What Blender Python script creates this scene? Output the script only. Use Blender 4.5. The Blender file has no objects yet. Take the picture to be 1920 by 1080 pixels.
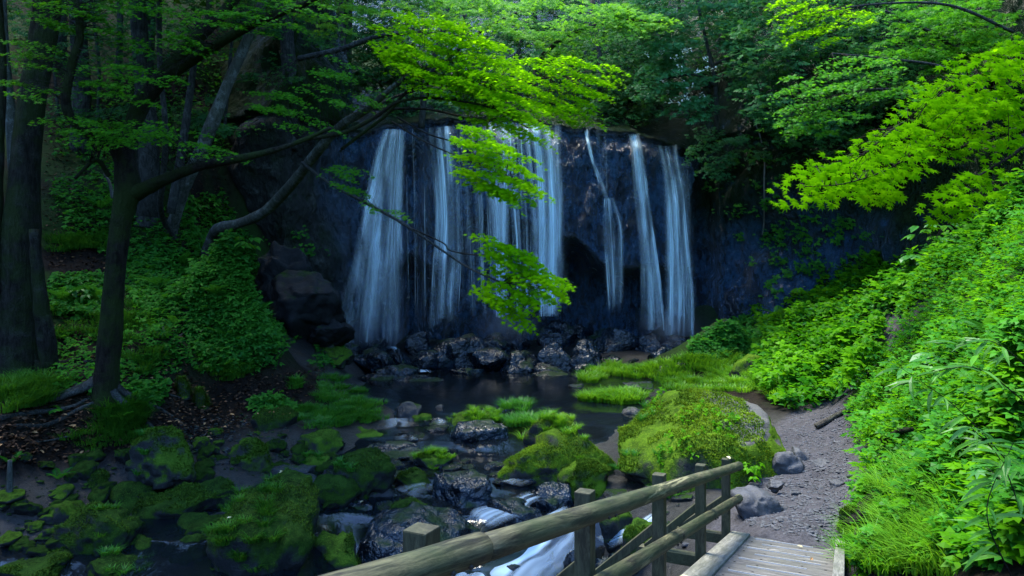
import bpy, bmesh, math, random
import numpy as np
from mathutils import Vector
from mathutils.bvhtree import BVHTree

# ------------------------------------------------------------------ scene
SC = bpy.context.scene
COL = SC.collection
F = 1280.0           # focal length in photo pixels (24 mm on a 36 mm sensor)
CZ = 3.3             # camera height above the pool
W = {}               # world location of every object that can be a parent

def gen(seed):
    return np.random.default_rng(seed)

def P(u, v, Y):
    """photo pixel at a given distance down the gorge -> point"""
    return np.array([(u - 960.0) / F * Y, Y, CZ - (v - 540.0) / F * Y])

def PZ(u, v, z):
    """photo pixel at a given height -> point"""
    return P(u, v, (CZ - z) * F / (v - 540.0))

def PXY(u, v, Y):
    u = np.asarray(u, float); v = np.asarray(v, float); Y = np.asarray(Y, float)
    return np.stack([(u - 960) / F * Y, Y + 0 * u, CZ - (v - 540) / F * Y], -1)

# ------------------------------------------------------------------ noise
def _hash(ix, iy, iz, seed):
    h = (ix.astype(np.int64) * 374761393 + iy.astype(np.int64) * 668265263 +
         iz.astype(np.int64) * 2147483647 + seed * 1274126177) & 0xffffffff
    h = ((h ^ (h >> 13)) * 1274126177) & 0xffffffff
    h = ((h ^ (h >> 16)) * 2246822519) & 0xffffffff
    return ((h ^ (h >> 15)) & 0xffffff) / float(0xffffff)

def vnoise(p, seed=0):
    p = np.asarray(p, float)
    i = np.floor(p).astype(np.int64); f = p - i
    f = f * f * f * (f * (f * 6 - 15) + 10)
    r = 0
    for dx in (0, 1):
        wx = f[..., 0] if dx else 1 - f[..., 0]
        for dy in (0, 1):
            wy = f[..., 1] if dy else 1 - f[..., 1]
            for dz in (0, 1):
                wz = f[..., 2] if dz else 1 - f[..., 2]
                r = r + wx * wy * wz * _hash(i[..., 0] + dx, i[..., 1] + dy, i[..., 2] + dz, seed)
    return r * 2 - 1

def fbm(p, octv=4, seed=0, gain=0.5):
    p = np.asarray(p, float); a = 1.0; s = 0; t = 0
    for o in range(octv):
        s = s + a * vnoise(p, seed + o * 17); t += a
        p = p * 2.03 + 11.3; a *= gain
    return s / t

def facets(p, seed=0, tilt=.35, step=.12):
    """broken rock: every cell of a jittered grid is a plane with its own tilt and level; p (n,2) in cells"""
    i = np.floor(p).astype(np.int64); best = np.full(len(p), 9e9); out = np.zeros(len(p))
    zz = np.zeros(len(p), np.int64)
    for dx in (-1, 0, 1):
        for dy in (-1, 0, 1):
            cx_, cy_ = i[:, 0] + dx, i[:, 1] + dy
            jx = cx_ + .15 + .7 * _hash(cx_, cy_, zz, seed); jy = cy_ + .15 + .7 * _hash(cx_, cy_, zz + 1, seed)
            ax, ay = p[:, 0] - jx, p[:, 1] - jy; d = ax * ax + ay * ay
            v = step * (_hash(cx_, cy_, zz + 2, seed) * 2 - 1) + tilt * ((_hash(cx_, cy_, zz + 3, seed) * 2 - 1) * ax + (_hash(cx_, cy_, zz + 4, seed) * 2 - 1) * ay)
            m = d < best; best[m] = d[m]; out[m] = v[m]
    return out

def sstep(a, b, x):
    t = np.clip((x - a) / (b - a), 0, 1)
    return t * t * (3 - 2 * t)

# ------------------------------------------------------------------ meshes
class Acc:
    """collects vertices and faces of one mesh"""
    def __init__(s):
        s.v = []; s.f = {}; s.n = 0; s.rnd = {}; s.al = []
    def add(s, V, faces, rnd=None, alpha=None):
        V = np.asarray(V, float).reshape(-1, 3)
        s.v.append(V)
        if alpha is not None: s.al.append(np.asarray(alpha, float).ravel())
        fs = faces if isinstance(faces, list) else [faces]
        for fa in fs:
            fa = np.asarray(fa, np.int64)
            k = fa.shape[1]
            s.f.setdefault(k, []).append(fa + s.n)
            r = np.zeros(len(fa)) if rnd is None else (np.broadcast_to(rnd, len(fa)) if np.ndim(rnd) == 0 or len(rnd) == len(fa) else np.resize(rnd, len(fa)))
            s.rnd.setdefault(k, []).append(np.asarray(r, float))
        s.n += len(V)
    def empty(s):
        return s.n == 0
    def get(s):
        V = np.concatenate(s.v) if s.v else np.zeros((0, 3))
        ks = sorted(s.f)
        fl = [np.concatenate(s.f[k]) for k in ks]
        rl = np.concatenate([np.concatenate(s.rnd[k]) for k in ks]) if ks else np.zeros(0)
        al = np.concatenate(s.al) if s.al else None
        return V, fl, rl, al

def build_mesh(name, V, fl, mat, smooth=True, rnd=None, alpha=None, extra=None):
    me = bpy.data.meshes.new(name)
    V = np.ascontiguousarray(V, np.float32)
    me.vertices.add(len(V)); me.vertices.foreach_set('co', V.ravel())
    fl = [f for f in fl if len(f)]
    loops = np.concatenate([f.ravel() for f in fl]).astype(np.int32)
    tot = np.concatenate([np.full(len(f), f.shape[1]) for f in fl])
    start = np.concatenate([[0], np.cumsum(tot)[:-1]]).astype(np.int32)
    me.loops.add(len(loops)); me.loops.foreach_set('vertex_index', loops)
    me.polygons.add(len(tot)); me.polygons.foreach_set('loop_start', start)
    me.polygons.foreach_set('use_smooth', np.full(len(tot), bool(smooth)))
    me.update(calc_edges=True)
    if rnd is not None:
        a = me.attributes.new('rnd', 'FLOAT', 'FACE'); a.data.foreach_set('value', np.asarray(rnd, np.float32))
    if alpha is not None:
        a = me.attributes.new('veil', 'FLOAT', 'POINT'); a.data.foreach_set('value', np.asarray(alpha, np.float32))
    if extra:
        for k, d in extra.items():
            d = np.asarray(d, np.float32)
            if d.ndim == 2: a = me.attributes.new(k, 'FLOAT_VECTOR', 'POINT'); a.data.foreach_set('vector', d.ravel())
            else: a = me.attributes.new(k, 'FLOAT', 'POINT'); a.data.foreach_set('value', d)
    me.materials.append(mat)
    return me

def tagit(o, label=None, cat=None, group=None, kind=None):
    if label: o['label'] = label
    if cat: o['category'] = cat
    if group: o['group'] = group
    if kind: o['kind'] = kind
    return o

def obj(name, acc, mat, parent=None, base=None, smooth=True, label=None, cat=None, group=None, kind=None, extra=None, grain=None):
    """link what was collected as ONE mesh object; vertices are world coordinates"""
    if isinstance(acc, Acc): V, fl, rl, al = acc.get()
    else: V, fl = acc; rl = None; al = None
    pw = W[parent.name] if parent is not None else np.zeros(3)
    if base is None:
        base = pw if parent is not None else np.array([V[:, 0].mean(), V[:, 1].mean(), V[:, 2].min()])
    base = np.asarray(base, float)
    if grain is not None: extra = dict(extra or {}); extra['grain'] = np.stack([V @ np.asarray(g, float) for g in grain], 1)
    me = build_mesh(name, V - base, fl, mat, smooth, rl, al, extra)
    o = bpy.data.objects.new(name, me); COL.objects.link(o)
    if parent is not None: o.parent = parent
    o.location = base - pw
    W[o.name] = base
    tagit(o, label, cat, group, kind)
    return o

def thing(name, loc, label, cat, group=None, kind=None):
    o = bpy.data.objects.new(name, None); COL.objects.link(o)
    o.empty_display_size = 0.2
    o.location = loc; W[o.name] = np.asarray(loc, float)
    return tagit(o, label, cat, group, kind)

# ------------------------------------------------------------------ curves and tubes
def catmull(pts, n):
    pts = np.asarray(pts, float)
    if len(pts) < 3:
        t = np.linspace(0, 1, n)[:, None]
        return pts[0] * (1 - t) + pts[-1] * t
    p = np.concatenate([[2 * pts[0] - pts[1]], pts, [2 * pts[-1] - pts[-2]]])
    m = len(pts) - 1
    s = np.linspace(0, m, n); i = np.minimum(s.astype(int), m - 1); t = (s - i)[:, None]
    a, b, c, d = p[i], p[i + 1], p[i + 2], p[i + 3]
    return 0.5 * ((2 * b) + (-a + c) * t + (2 * a - 5 * b + 4 * c - d) * t * t + (-a + 3 * b - 3 * c + d) * t ** 3)

def tube(acc, pts, radii, n=None, sides=8, wob=0.0, seed=0, flare=None, cap=True, rnd=None):
    """pts (k,3), radii (k,)"""
    pts = np.asarray(pts, float); radii = np.asarray(radii, float)
    k = len(pts)
    if n is None: n = max(3, (k - 1) * 4 + 1)
    C = catmull(np.concatenate([pts, radii[:, None]], 1), n)
    R = np.maximum(C[:, 3], 1e-4); C = C[:, :3]
    T = np.gradient(C, axis=0); T /= np.linalg.norm(T, axis=1)[:, None] + 1e-9
    nrm = np.cross(T[0], [0.31, 0.17, 0.93] if abs(T[0][2]) < 0.9 else [1, 0.2, 0]); nrm /= np.linalg.norm(nrm)
    A = []
    for i in range(n):
        nrm = nrm - T[i] * np.dot(nrm, T[i]); nrm /= np.linalg.norm(nrm) + 1e-9
        A.append(nrm)
    A = np.array(A); B = np.cross(T, A)
    th = np.linspace(0, 2 * np.pi, sides, endpoint=False)
    d = A[:, None] * np.cos(th)[None, :, None] + B[:, None] * np.sin(th)[None, :, None]
    r = R[:, None] * np.ones(sides)
    if wob:
        q = C[:, None] + d * R[:, None, None]
        r = r * (1 + wob * fbm(q * 2.2 / max(R.max(), .05) * .35, 3, seed) + wob * .6 * vnoise(np.stack([np.broadcast_to(th * 1.6, r.shape), np.zeros_like(r), C[:, None, 2] * 1.2 + 0 * r], -1), seed + 5))
    V = C[:, None] + d * r[..., None]
    V = V.reshape(-1, 3)
    i = np.arange(n - 1)[:, None] * sides; j = np.arange(sides)[None]
    j2 = (j + 1) % sides
    q = np.stack([i + j, i + j2, i + sides + j2, i + sides + j], -1).reshape(-1, 4)
    fs = [q]
    if cap:
        V = np.concatenate([V, C[:1], C[-1:]])
        a = n * sides; jj = np.arange(sides)
        t0 = np.stack([(jj + 1) % sides, jj, np.full(sides, a)], -1)
        e = (n - 1) * sides
        t1 = np.stack([e + jj, e + (jj + 1) % sides, np.full(sides, a + 1)], -1)
        fs = [q, np.concatenate([t0, t1])]
    acc.add(V, fs, rnd=0.5 if rnd is None else rnd)

def box(acc, c, ax, ay, az, hx, hy, hz, bev=0.0):
    """box with half sizes along three axes, softly bevelled edges"""
    c = np.asarray(c, float); ax, ay, az = [np.asarray(a, float) / np.linalg.norm(a) for a in (ax, ay, az)]
    if bev <= 0:
        s = np.array([[x, y, z] for x in (-1, 1) for y in (-1, 1) for z in (-1, 1)], float)
        V = c + s[:, :1] * hx * ax + s[:, 1:2] * hy * ay + s[:, 2:] * hz * az
        acc.add(V, np.array([[0, 1, 3, 2], [4, 6, 7, 5], [0, 4, 5, 1], [2, 3, 7, 6], [0, 2, 6, 4], [1, 5, 7, 3]]))
        return
    bm = bmesh.new(); bmesh.ops.create_cube(bm, size=2)
    for v in bm.verts: v.co = (v.co.x * hx, v.co.y * hy, v.co.z * hz)
    bmesh.ops.bevel(bm, geom=bm.edges[:], offset=bev, segments=2, affect='EDGES', profile=.6)
    bmesh.ops.triangulate(bm, faces=bm.faces[:])
    bm.verts.index_update()
    s = np.array([v.co[:] for v in bm.verts]); fa = np.array([[v.index for v in f.verts] for f in bm.faces]); bm.free()
    acc.add(c + s[:, :1] * ax + s[:, 1:2] * ay + s[:, 2:] * az, fa)

# ------------------------------------------------------------------ leaves
def _maple():
    c = np.array([0, .36, .03])
    lob = [(0, .66), (42, .60), (84, .50), (128, .34)]
    pts = []
    ang = [(-150, .16)]
    for a, r in reversed(lob[1:]):
        ang.append((-a, r)); ang.append((-a + 21, .25))
    ang.append((0, .66))
    for a, r in lob[1:]:
        ang.append((a - 21, .25)); ang.append((a, r))
    ang.append((150, .16))
    for a, r in ang:
        t = math.radians(a)
        pts.append([math.sin(t) * r, .36 + math.cos(t) * r, -.22 * r * r])
    V = np.concatenate([[c], pts]); n = len(pts)
    f = np.array([[0, 1 + (i + 1) % n, 1 + i] for i in range(n)])
    return V, f
def _ovate(w=.3, fold=.08, droop=.12):
    V = np.array([[0, 0, 0], [-w * .8, .3, fold], [0, .32, 0], [w * .8, .3, fold], [-w * .75, .65, fold - droop * .3], [0, .66, -droop * .3], [w * .75, .65, fold - droop * .3], [0, 1, -droop]])
    f4 = np.array([[0, 2, 1, 0]])
    f = np.array([[0, 2, 1], [0, 3, 2], [1, 2, 5], [1, 5, 4], [2, 3, 6], [2, 6, 5], [4, 5, 7], [5, 6, 7]])
    return V, f
def _simple(w=.32):
    V = np.array([[0, 0, 0], [-w, .45, .06], [w, .45, .06], [0, 1, -.1]])
    return V, np.array([[0, 2, 1], [1, 2, 3]])
def _tri():
    V0, f0 = _simple(.3); V = []; f = []
    for k, a in enumerate((-62, 0, 62)):
        t = math.radians(a); R = np.array([[math.cos(t), math.sin(t), 0], [-math.sin(t), math.cos(t), 0], [0, 0, 1]])
        V.append((V0 * (.75 if a else .85)) @ R.T + [0, .15 if a == 0 else .05, 0]); f.append(f0 + 4 * k)
    return np.concatenate(V), np.concatenate(f)
def _cluster5():
    """five small leaflets on one stalk, as seen on a far tree"""
    V0, f0 = _simple(.26); V = []; f = []
    for k, (a, o, s) in enumerate(((-75, .1, .5), (-35, .3, .55), (0, .42, .6), (38, .28, .55), (78, .12, .5))):
        t = math.radians(a); R = np.array([[math.cos(t), math.sin(t), 0], [-math.sin(t), math.cos(t), 0], [0, 0, 1]])
        V.append((V0 * s) @ R.T + [0, o, 0.02 * (k % 2)]); f.append(f0 + 4 * k)
    return np.concatenate(V), np.concatenate(f)
def _frond(n=13, w=.2):
    V = []; f = []
    def c(t): return np.array([0, t * (1 - .12 * t), .42 * t - .52 * t * t])
    for i in range(n):
        t = .12 + .86 * i / (n - 1); L = w * math.sin(math.pi * min(1, .12 + t * .88)) ** .7 + .02
        p = c(t); dt = .42 / n
        for s in (-1, 1):
            b = len(V)
            V += [p + [0, -dt, 0], p + [s * L * .5, -dt * .2 + L * .1, -.01], p + [s * L, L * .32, -.05], p + [s * L * .45, dt + L * .14, 0]]
            q = [b, b + 1, b + 2, b + 3] if s > 0 else [b + 3, b + 2, b + 1, b]
            f += [[q[0], q[1], q[2]], [q[0], q[2], q[3]]]
    b = len(V)
    for i in range(6):
        t = i / 5; p = c(t); wv = .012 * (1 - t * .8)
        V += [p + [-wv, 0, .004], p + [wv, 0, .004]]
    for i in range(5):
        a = b + 2 * i; f += [[a, a + 1, a + 3], [a, a + 3, a + 2]]
    return np.array(V), np.array(f)
MAPLE = _maple(); OVATE = _ovate(); SIMPLE = _simple(); TRI = _tri(); CL5 = _cluster5(); FROND = _frond()
LANCE = _ovate(.09, .03, .22); ROUND = _ovate(.46, .05, .1)

def leaves(acc, T, pos, nrm, tip, size, rnd):
    V0, f0 = T
    nrm = nrm / (np.linalg.norm(nrm, axis=1)[:, None] + 1e-9)
    tip = tip - nrm * np.sum(tip * nrm, 1)[:, None]
    tip = tip / (np.linalg.norm(tip, axis=1)[:, None] + 1e-9)
    sd = np.cross(tip, nrm)
    M = np.stack([sd, tip, nrm], 1)                      # rows
    V = np.einsum('vk,nkj->nvj', V0, M) * size[:, None, None] + pos[:, None]
    N = len(pos); nv = len(V0)
    f = (f0[None] + (np.arange(N) * nv)[:, None, None]).reshape(-1, f0.shape[1])
    acc.add(V.reshape(-1, 3), f, rnd=np.repeat(rnd, len(f0)))

def poly_sample(poly, n, rg):
    poly = np.asarray(poly, float)
    lo = poly.min(0); hi = poly.max(0); out = []
    x1, y1 = poly[:, 0], poly[:, 1]; x2, y2 = np.roll(x1, -1), np.roll(y1, -1)
    while sum(map(len, out)) < n:
        p = lo + rg.random((max(64, n * 3), 2)) * (hi - lo)
        c = ((y1[None] > p[:, 1:2]) != (y2[None] > p[:, 1:2])) & (p[:, :1] < (x2 - x1) * (p[:, 1:2] - y1) / (y2 - y1 + 1e-12) + x1)
        out.append(p[c.sum(1) % 2 == 1])
    return np.concatenate(out)[:n]

def poly_area(poly):
    p = np.asarray(poly, float); q = np.roll(p, -1, 0)
    return abs(np.sum(p[:, 0] * q[:, 1] - q[:, 0] * p[:, 1])) / 2

def strip_poly(a, b, th):
    a = np.array(a, float); b = np.array(b, float); d = (b - a) / np.linalg.norm(b - a); n = np.array([-d[1], d[0]]) * th
    return [a - d * th * .3, a + n * .6, (a + b) / 2 + n, b + n * .3, b + d * th * .5, b - n * .3, (a + b) / 2 - n, a - n * .6]

def foliage(acc, polys, Yr, dens, per, T, size, spread, rg, flat=.16, up=.8, face=.45, jit=.35, droop=.35, ycen=None, twigs=None, twig_src=None, twig_r=.004, layer=None, sheet=None):
    """sprays of leaves: each spray a thin, tilted, nearly level disc of leaves, as on a maple.
    dens: sprays per 1000 px2 of the outline; returns the spray centres"""
    cen = []
    for pi, poly in enumerate(polys):
        n = max(2, int(poly_area(poly) * dens / 1000))
        q = poly_sample(poly, n, rg)
        if layer is not None:      # level tiers: (step in px, slope)
            st, sl_ = layer; d = q[:, 1] - sl_ * q[:, 0]; ph = 14 * np.sin(q[:, 0] * .021 + pi)
            dq = np.round((d + ph) / st) * st - ph; q[:, 1] += (dq - d) * .85
        yr = Yr[pi] if isinstance(Yr, list) else Yr
        Y = yr[0] + rg.random(n) * (yr[1] - yr[0])
        cen.append(PXY(q[:, 0], q[:, 1], Y))
    C = np.concatenate(cen); n = len(C)
    k = rg.integers(int(per * .6), int(per * 1.4) + 1, n)
    idx = np.repeat(np.arange(n), k); N = len(idx)
    az = rg.random(n) * 2 * np.pi
    out = np.stack([np.cos(az), np.sin(az), -droop * (.4 + rg.random(n))], -1)
    sp = spread * (.55 + .8 * rg.random(n))
    r = np.sqrt(rg.random(N)); th = rg.random(N) * 2 * np.pi
    lx = r * np.cos(th); ly = r * np.sin(th) * .62
    sd = np.stack([-np.sin(az), np.cos(az), np.zeros(n)], -1)
    if sheet is not None:          # thin sheets that hang towards the open side like shingles: (azimuth, droop, tilt)
        az = sheet[0] + rg.normal(0, .45, n)
        out = np.stack([np.cos(az), .5 * np.sin(az), -sheet[1] * (.5 + rg.random(n))], -1)
        sd = np.stack([rg.normal(0, .2, n), -np.ones(n), -sheet[2] * (.6 + .8 * rg.random(n))], -1)
    pos = C[idx] + (out[idx] * lx[:, None] + sd[idx] * ly[:, None]) * sp[idx, None]
    pos[:, 2] += rg.normal(0, 1, N) * flat * sp[idx] - .25 * sp[idx] * r * r
    nr = np.stack([rg.normal(0, jit, N), -face + rg.normal(0, jit, N), up + rg.normal(0, jit * .5, N)], -1)
    tp = out[idx] * (.4 + lx[:, None]) + sd[idx] * ly[:, None] + rg.normal(0, .35, (N, 3)); tp[:, 2] -= .3
    base = rg.random(n)
    rnd = np.clip(base[idx] * .6 + rg.random(N) * .4, 0, 1)
    leaves(acc, T, pos, nr, tp, size * (.65 + .6 * rg.random(N)), rnd)
    if twigs is not None and twig_src is not None:
        S = np.asarray(twig_src)
        for c in C:
            d = np.linalg.norm(S - c, axis=1) + rg.random(len(S)) * .15
            s = S[np.argmin(d)]
            m = (s + c) / 2 + rg.normal(0, .06, 3) * np.linalg.norm(s - c); m[2] += .05
            tube(twigs, [s, m, c], [twig_r * 1.6, twig_r, twig_r * .5], n=5, sides=4, cap=False)
    return C

# ------------------------------------------------------------------ grass
def blades(acc, root, h, lean, az, wid, rg, seg=4, rnd=None, up=None):
    N = len(root); t = np.linspace(0, 1, seg + 1)
    o = np.stack([np.cos(az), np.sin(az), np.zeros(N)], -1); s = np.stack([-np.sin(az), np.cos(az), np.zeros(N)], -1)
    z = h[:, None] * (t[None] - .55 * lean[:, None] * t[None] ** 2.2)
    x = h[:, None] * lean[:, None] * .95 * t[None] ** 1.8
    c = root[:, None] + o[:, None] * x[..., None]; c[..., 2] += z
    w = wid[:, None] * (1 - t[None] ** 1.5 * .93)
    V = np.stack([c - s[:, None] * w[..., None], c + s[:, None] * w[..., None]], 2)      # N,seg+1,2,3
    k = (seg + 1) * 2
    i = np.arange(seg)
    q = np.stack([2 * i, 2 * i + 1, 2 * i + 3, 2 * i + 2], -1)
    f = (q[None] + (np.arange(N) * k)[:, None, None]).reshape(-1, 4)
    rnd = rg.random(N) if rnd is None else rnd
    acc.add(V.reshape(-1, 3), f, rnd=np.repeat(rnd, seg))
# ------------------------------------------------------------------ materials
def new_mat(name):
    m = bpy.data.materials.new(name); m.use_nodes = True
    nt = m.node_tree; nt.nodes.clear()
    return m, nt, nt.nodes, nt.links

class N:
    """small node-tree helper"""
    def __init__(s, name):
        s.m, s.t, s.n, s.l = new_mat(name)
        s.out = s.n.new('ShaderNodeOutputMaterial')
        s.geo = None; s.tc = None
    def node(s, t, **kw):
        x = s.n.new(t)
        for k, v in kw.items():
            if k.startswith('_'): setattr(x, k[1:], v)
        for k, v in kw.items():
            if not k.startswith('_'):
                i = x.inputs[k] if not k.isdigit() else x.inputs[int(k)]
                if isinstance(v, bpy.types.NodeSocket): s.l.new(v, i)
                else: i.default_value = v
        return x
    def pos(s):
        if s.geo is None: s.geo = s.n.new('ShaderNodeNewGeometry')
        return s.geo.outputs['Position']
    def obj(s):
        if s.tc is None: s.tc = s.n.new('ShaderNodeTexCoord')
        return s.tc.outputs['Object']
    def noise(s, scale, detail=4, rough=.55, vec=None, dist=0.0):
        x = s.n.new('ShaderNodeTexNoise'); x.inputs['Scale'].default_value = scale
        x.inputs['Detail'].default_value = detail; x.inputs['Roughness'].default_value = rough
        x.inputs['Distortion'].default_value = dist
        s.l.new(vec if vec is not None else s.obj(), x.inputs['Vector']); return x.outputs['Fac']
    def scaled(s, vec, sc):
        x = s.n.new('ShaderNodeMapping'); x.inputs['Scale'].default_value = sc; s.l.new(vec, x.inputs['Vector']); return x.outputs[0]
    def ramp(s, fac, stops):
        x = s.n.new('ShaderNodeValToRGB'); e = x.color_ramp.elements
        while len(e) < len(stops): e.new(.5)
        for k, (p, c) in enumerate(stops):
            e[k].position = p; e[k].color = (*c, 1) if len(c) == 3 else c
        s.l.new(fac, x.inputs[0]); return x.outputs[0]
    def rampf(s, fac, a, b, lo=0.0, hi=1.0):
        x = s.n.new('ShaderNodeMapRange'); x.inputs[1].default_value = a; x.inputs[2].default_value = b
        x.inputs[3].default_value = lo; x.inputs[4].default_value = hi; s.l.new(fac, x.inputs[0]); return x.outputs[0]
    def mix(s, fac, a, b):
        x = s.n.new('ShaderNodeMix'); x.data_type = 'RGBA'
        for i, v in ((0, fac), (6, a), (7, b)):
            if isinstance(v, bpy.types.NodeSocket): s.l.new(v, x.inputs[i])
            elif i == 0: x.inputs[0].default_value = v
            else: x.inputs[i].default_value = (*v, 1)
        return x.outputs[2]
    def math(s, op, a, b=0.0):
        x = s.n.new('ShaderNodeMath'); x.operation = op
        for i, v in ((0, a), (1, b)):
            if isinstance(v, bpy.types.NodeSocket): s.l.new(v, x.inputs[i])
            else: x.inputs[i].default_value = v
        return x.outputs[0]
    def bump(s, h, strength=.5, dist=.02, nrm=None):
        x = s.n.new('ShaderNodeBump'); x.inputs['Strength'].default_value = strength; x.inputs['Distance'].default_value = dist
        s.l.new(h, x.inputs['Height'])
        if nrm is not None: s.l.new(nrm, x.inputs['Normal'])
        return x.outputs[0]
    def attr(s, name):
        x = s.n.new('ShaderNodeAttribute'); x.attribute_name = name; return x.outputs['Fac']
    def principled(s, col, rough, nrm=None, spec=.5, **kw):
        b = s.n.new('ShaderNodeBsdfPrincipled')
        for k, v in (('Base Color', col), ('Roughness', rough), ('Specular IOR Level', spec), *kw.items()):
            i = b.inputs[k]
            if isinstance(v, bpy.types.NodeSocket): s.l.new(v, i)
            elif k == 'Base Color': i.default_value = (*v, 1)
            else: i.default_value = v
        if nrm is not None: s.l.new(nrm, b.inputs['Normal'])
        return b.outputs[0]
    def upz(s):
        if s.geo is None: s.geo = s.n.new('ShaderNodeNewGeometry')
        x = s.n.new('ShaderNodeSeparateXYZ'); s.l.new(s.geo.outputs['Normal'], x.inputs[0]); return x.outputs[2]
    def done(s, sh):
        s.l.new(sh, s.out.inputs[0]); return s.m

def leaf_mat(name, a, b, trans=.5, tcol=None, gloss=.006, rough=.4):
    """leaf: diffuse + light coming through + a little sheen; hue varies leaf by leaf"""
    k = N(name); r = k.attr('rnd')
    c = k.mix(r, a, b)
    d = k.node('ShaderNodeBsdfDiffuse', Color=c)
    tc = k.mix(r, *(tcol if tcol else (tuple(min(1, x * y) for x, y in zip(a, (1.7, 1.5, .7))), tuple(min(1, x * y) for x, y in zip(b, (1.7, 1.5, .7))))))
    t = k.node('ShaderNodeBsdfTranslucent', Color=tc)
    m = k.node('ShaderNodeMixShader', **{'0': trans, '1': d.outputs[0], '2': t.outputs[0]})
    g = k.node('ShaderNodeBsdfGlossy', Color=(.9, .95, 1, 1), Roughness=rough)
    m2 = k.node('ShaderNodeMixShader', **{'0': gloss, '1': m.outputs[0], '2': g.outputs[0]})
    return k.done(m2.outputs[0])

def rock_mat(name, dark, light, mossc, moss=0.5, wet=.35, rough=.55, bump=.5, upcut=.55, scale=1.0, spots=.3, bare=False):
    """rock with moss on the faces that look up; moss 0..1 is how far it spreads"""
    k = N(name); v = k.obj()
    n1 = k.noise(2.3 * scale, 6, .6, v); n2 = k.noise(11 * scale, 5, .65, v); n3 = k.noise(46 * scale, 4, .7, v)
    base = k.mix(k.rampf(k.math('ADD', k.math('MULTIPLY', n1, .6), k.math('MULTIPLY', n2, .5)), .38, .72), dark, light)
    base = k.mix(k.math('MULTIPLY', k.rampf(n3, .55, .75), spots), base, tuple(min(1, c * 2.2 + .003) for c in light))
    mn = k.math('ADD', k.math('MULTIPLY', k.upz(), upcut), k.math('ADD', k.math('MULTIPLY', k.noise(1.7 * scale, 6, .62, v), 1.0), k.math('MULTIPLY', n2, .28)))
    if bare:
        sx = k.node('ShaderNodeSeparateXYZ', **{'0': v}).outputs[0]
        bm_ = k.math('MULTIPLY', k.rampf(sx, .1, .9), k.rampf(k.upz(), .55, .85)); mn = k.math('SUBTRACT', mn, k.math('MULTIPLY', bm_, .7))
        base = k.mix(bm_, base, k.mix(n3, (.05, .05, .048), (.13, .127, .118)))
    thr = 1.45 - moss * .9
    mf = k.rampf(mn, thr - .07, thr + .09)
    mcol = k.mix(k.rampf(k.math('ADD', k.math('MULTIPLY', k.noise(6 * scale, 5, .7, v), .5), k.math('MULTIPLY', k.noise(1.9 * scale, 3, .6, v), .5)), .40, .60), mossc[0], mossc[1])
    mcol = k.mix(k.rampf(n3, .5, .75), mcol, mossc[2])
    col = k.mix(mf, base, mcol)
    h = k.math('ADD', k.math('MULTIPLY', n2, .6), k.math('ADD', k.math('MULTIPLY', n3, .35), k.math('MULTIPLY', k.noise(150 * scale, 2, .6, v), .12)))
    nr = k.bump(h, bump, .06)
    ro = k.math('ADD', k.rampf(n2, .3, .7, rough - .18, rough + .15), k.math('MULTIPLY', mf, .35))
    sp = k.math('MULTIPLY', k.math('SUBTRACT', 1.0, k.math('MULTIPLY', mf, .85)), wet)
    return k.done(k.principled(col, ro, nr, sp))

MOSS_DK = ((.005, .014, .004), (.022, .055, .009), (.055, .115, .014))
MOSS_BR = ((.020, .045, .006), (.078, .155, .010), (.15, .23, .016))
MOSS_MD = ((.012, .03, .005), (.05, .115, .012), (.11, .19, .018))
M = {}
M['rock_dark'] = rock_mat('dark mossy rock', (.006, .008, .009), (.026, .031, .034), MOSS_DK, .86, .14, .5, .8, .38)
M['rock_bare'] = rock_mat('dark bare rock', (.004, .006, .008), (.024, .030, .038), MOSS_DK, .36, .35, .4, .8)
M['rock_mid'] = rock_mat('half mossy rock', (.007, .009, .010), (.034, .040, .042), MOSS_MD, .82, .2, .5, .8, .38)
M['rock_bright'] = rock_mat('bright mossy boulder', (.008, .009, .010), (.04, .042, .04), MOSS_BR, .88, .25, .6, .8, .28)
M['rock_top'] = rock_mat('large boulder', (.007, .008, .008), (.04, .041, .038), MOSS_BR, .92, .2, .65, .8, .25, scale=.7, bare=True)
def wet_rock():
    k = N('wet black rock'); v = k.obj()
    n1 = k.noise(3.2, 3, .55, v, .3); n2 = k.noise(9, 2.5, .6, v); n3 = k.noise(30, 3, .6, v)
    vo = k.n.new('ShaderNodeTexVoronoi'); vo.inputs['Scale'].default_value = 6.5; k.l.new(v, vo.inputs['Vector'])
    col = k.mix(k.rampf(n1, .4, .62), (.001, .0025, .005), (.006, .015, .027))  # blue of the skylight put into the base colour
    mf = k.math('MULTIPLY', k.rampf(k.math('ADD', k.math('MULTIPLY', k.upz(), .3), k.noise(1.3, 5, .6, v)), .72, .84), .8)
    col = k.mix(mf, col, k.mix(n2, (.006, .014, .004), (.022, .05, .010)))
    h = k.math('ADD', k.math('MULTIPLY', n1, .9), k.math('ADD', k.math('MULTIPLY', n2, .55), k.math('ADD', k.math('MULTIPLY', vo.outputs['Distance'], .3), k.math('MULTIPLY', n3, .12))))
    nr = k.bump(h, .8, .13)
    return k.done(k.principled(col, k.math('ADD', k.rampf(n2, .35, .65, .14, .3), k.math('MULTIPLY', mf, .5)), nr, k.math('SUBTRACT', .42, k.math('MULTIPLY', mf, .38))))
M['rock_wet'] = wet_rock()
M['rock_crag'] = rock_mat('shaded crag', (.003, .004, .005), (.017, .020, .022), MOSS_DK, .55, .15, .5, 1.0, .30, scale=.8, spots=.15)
M['rock_path'] = rock_mat('grey path stone', (.016, .018, .022), (.08, .084, .096), MOSS_DK, .05, .3, .6)

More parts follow.
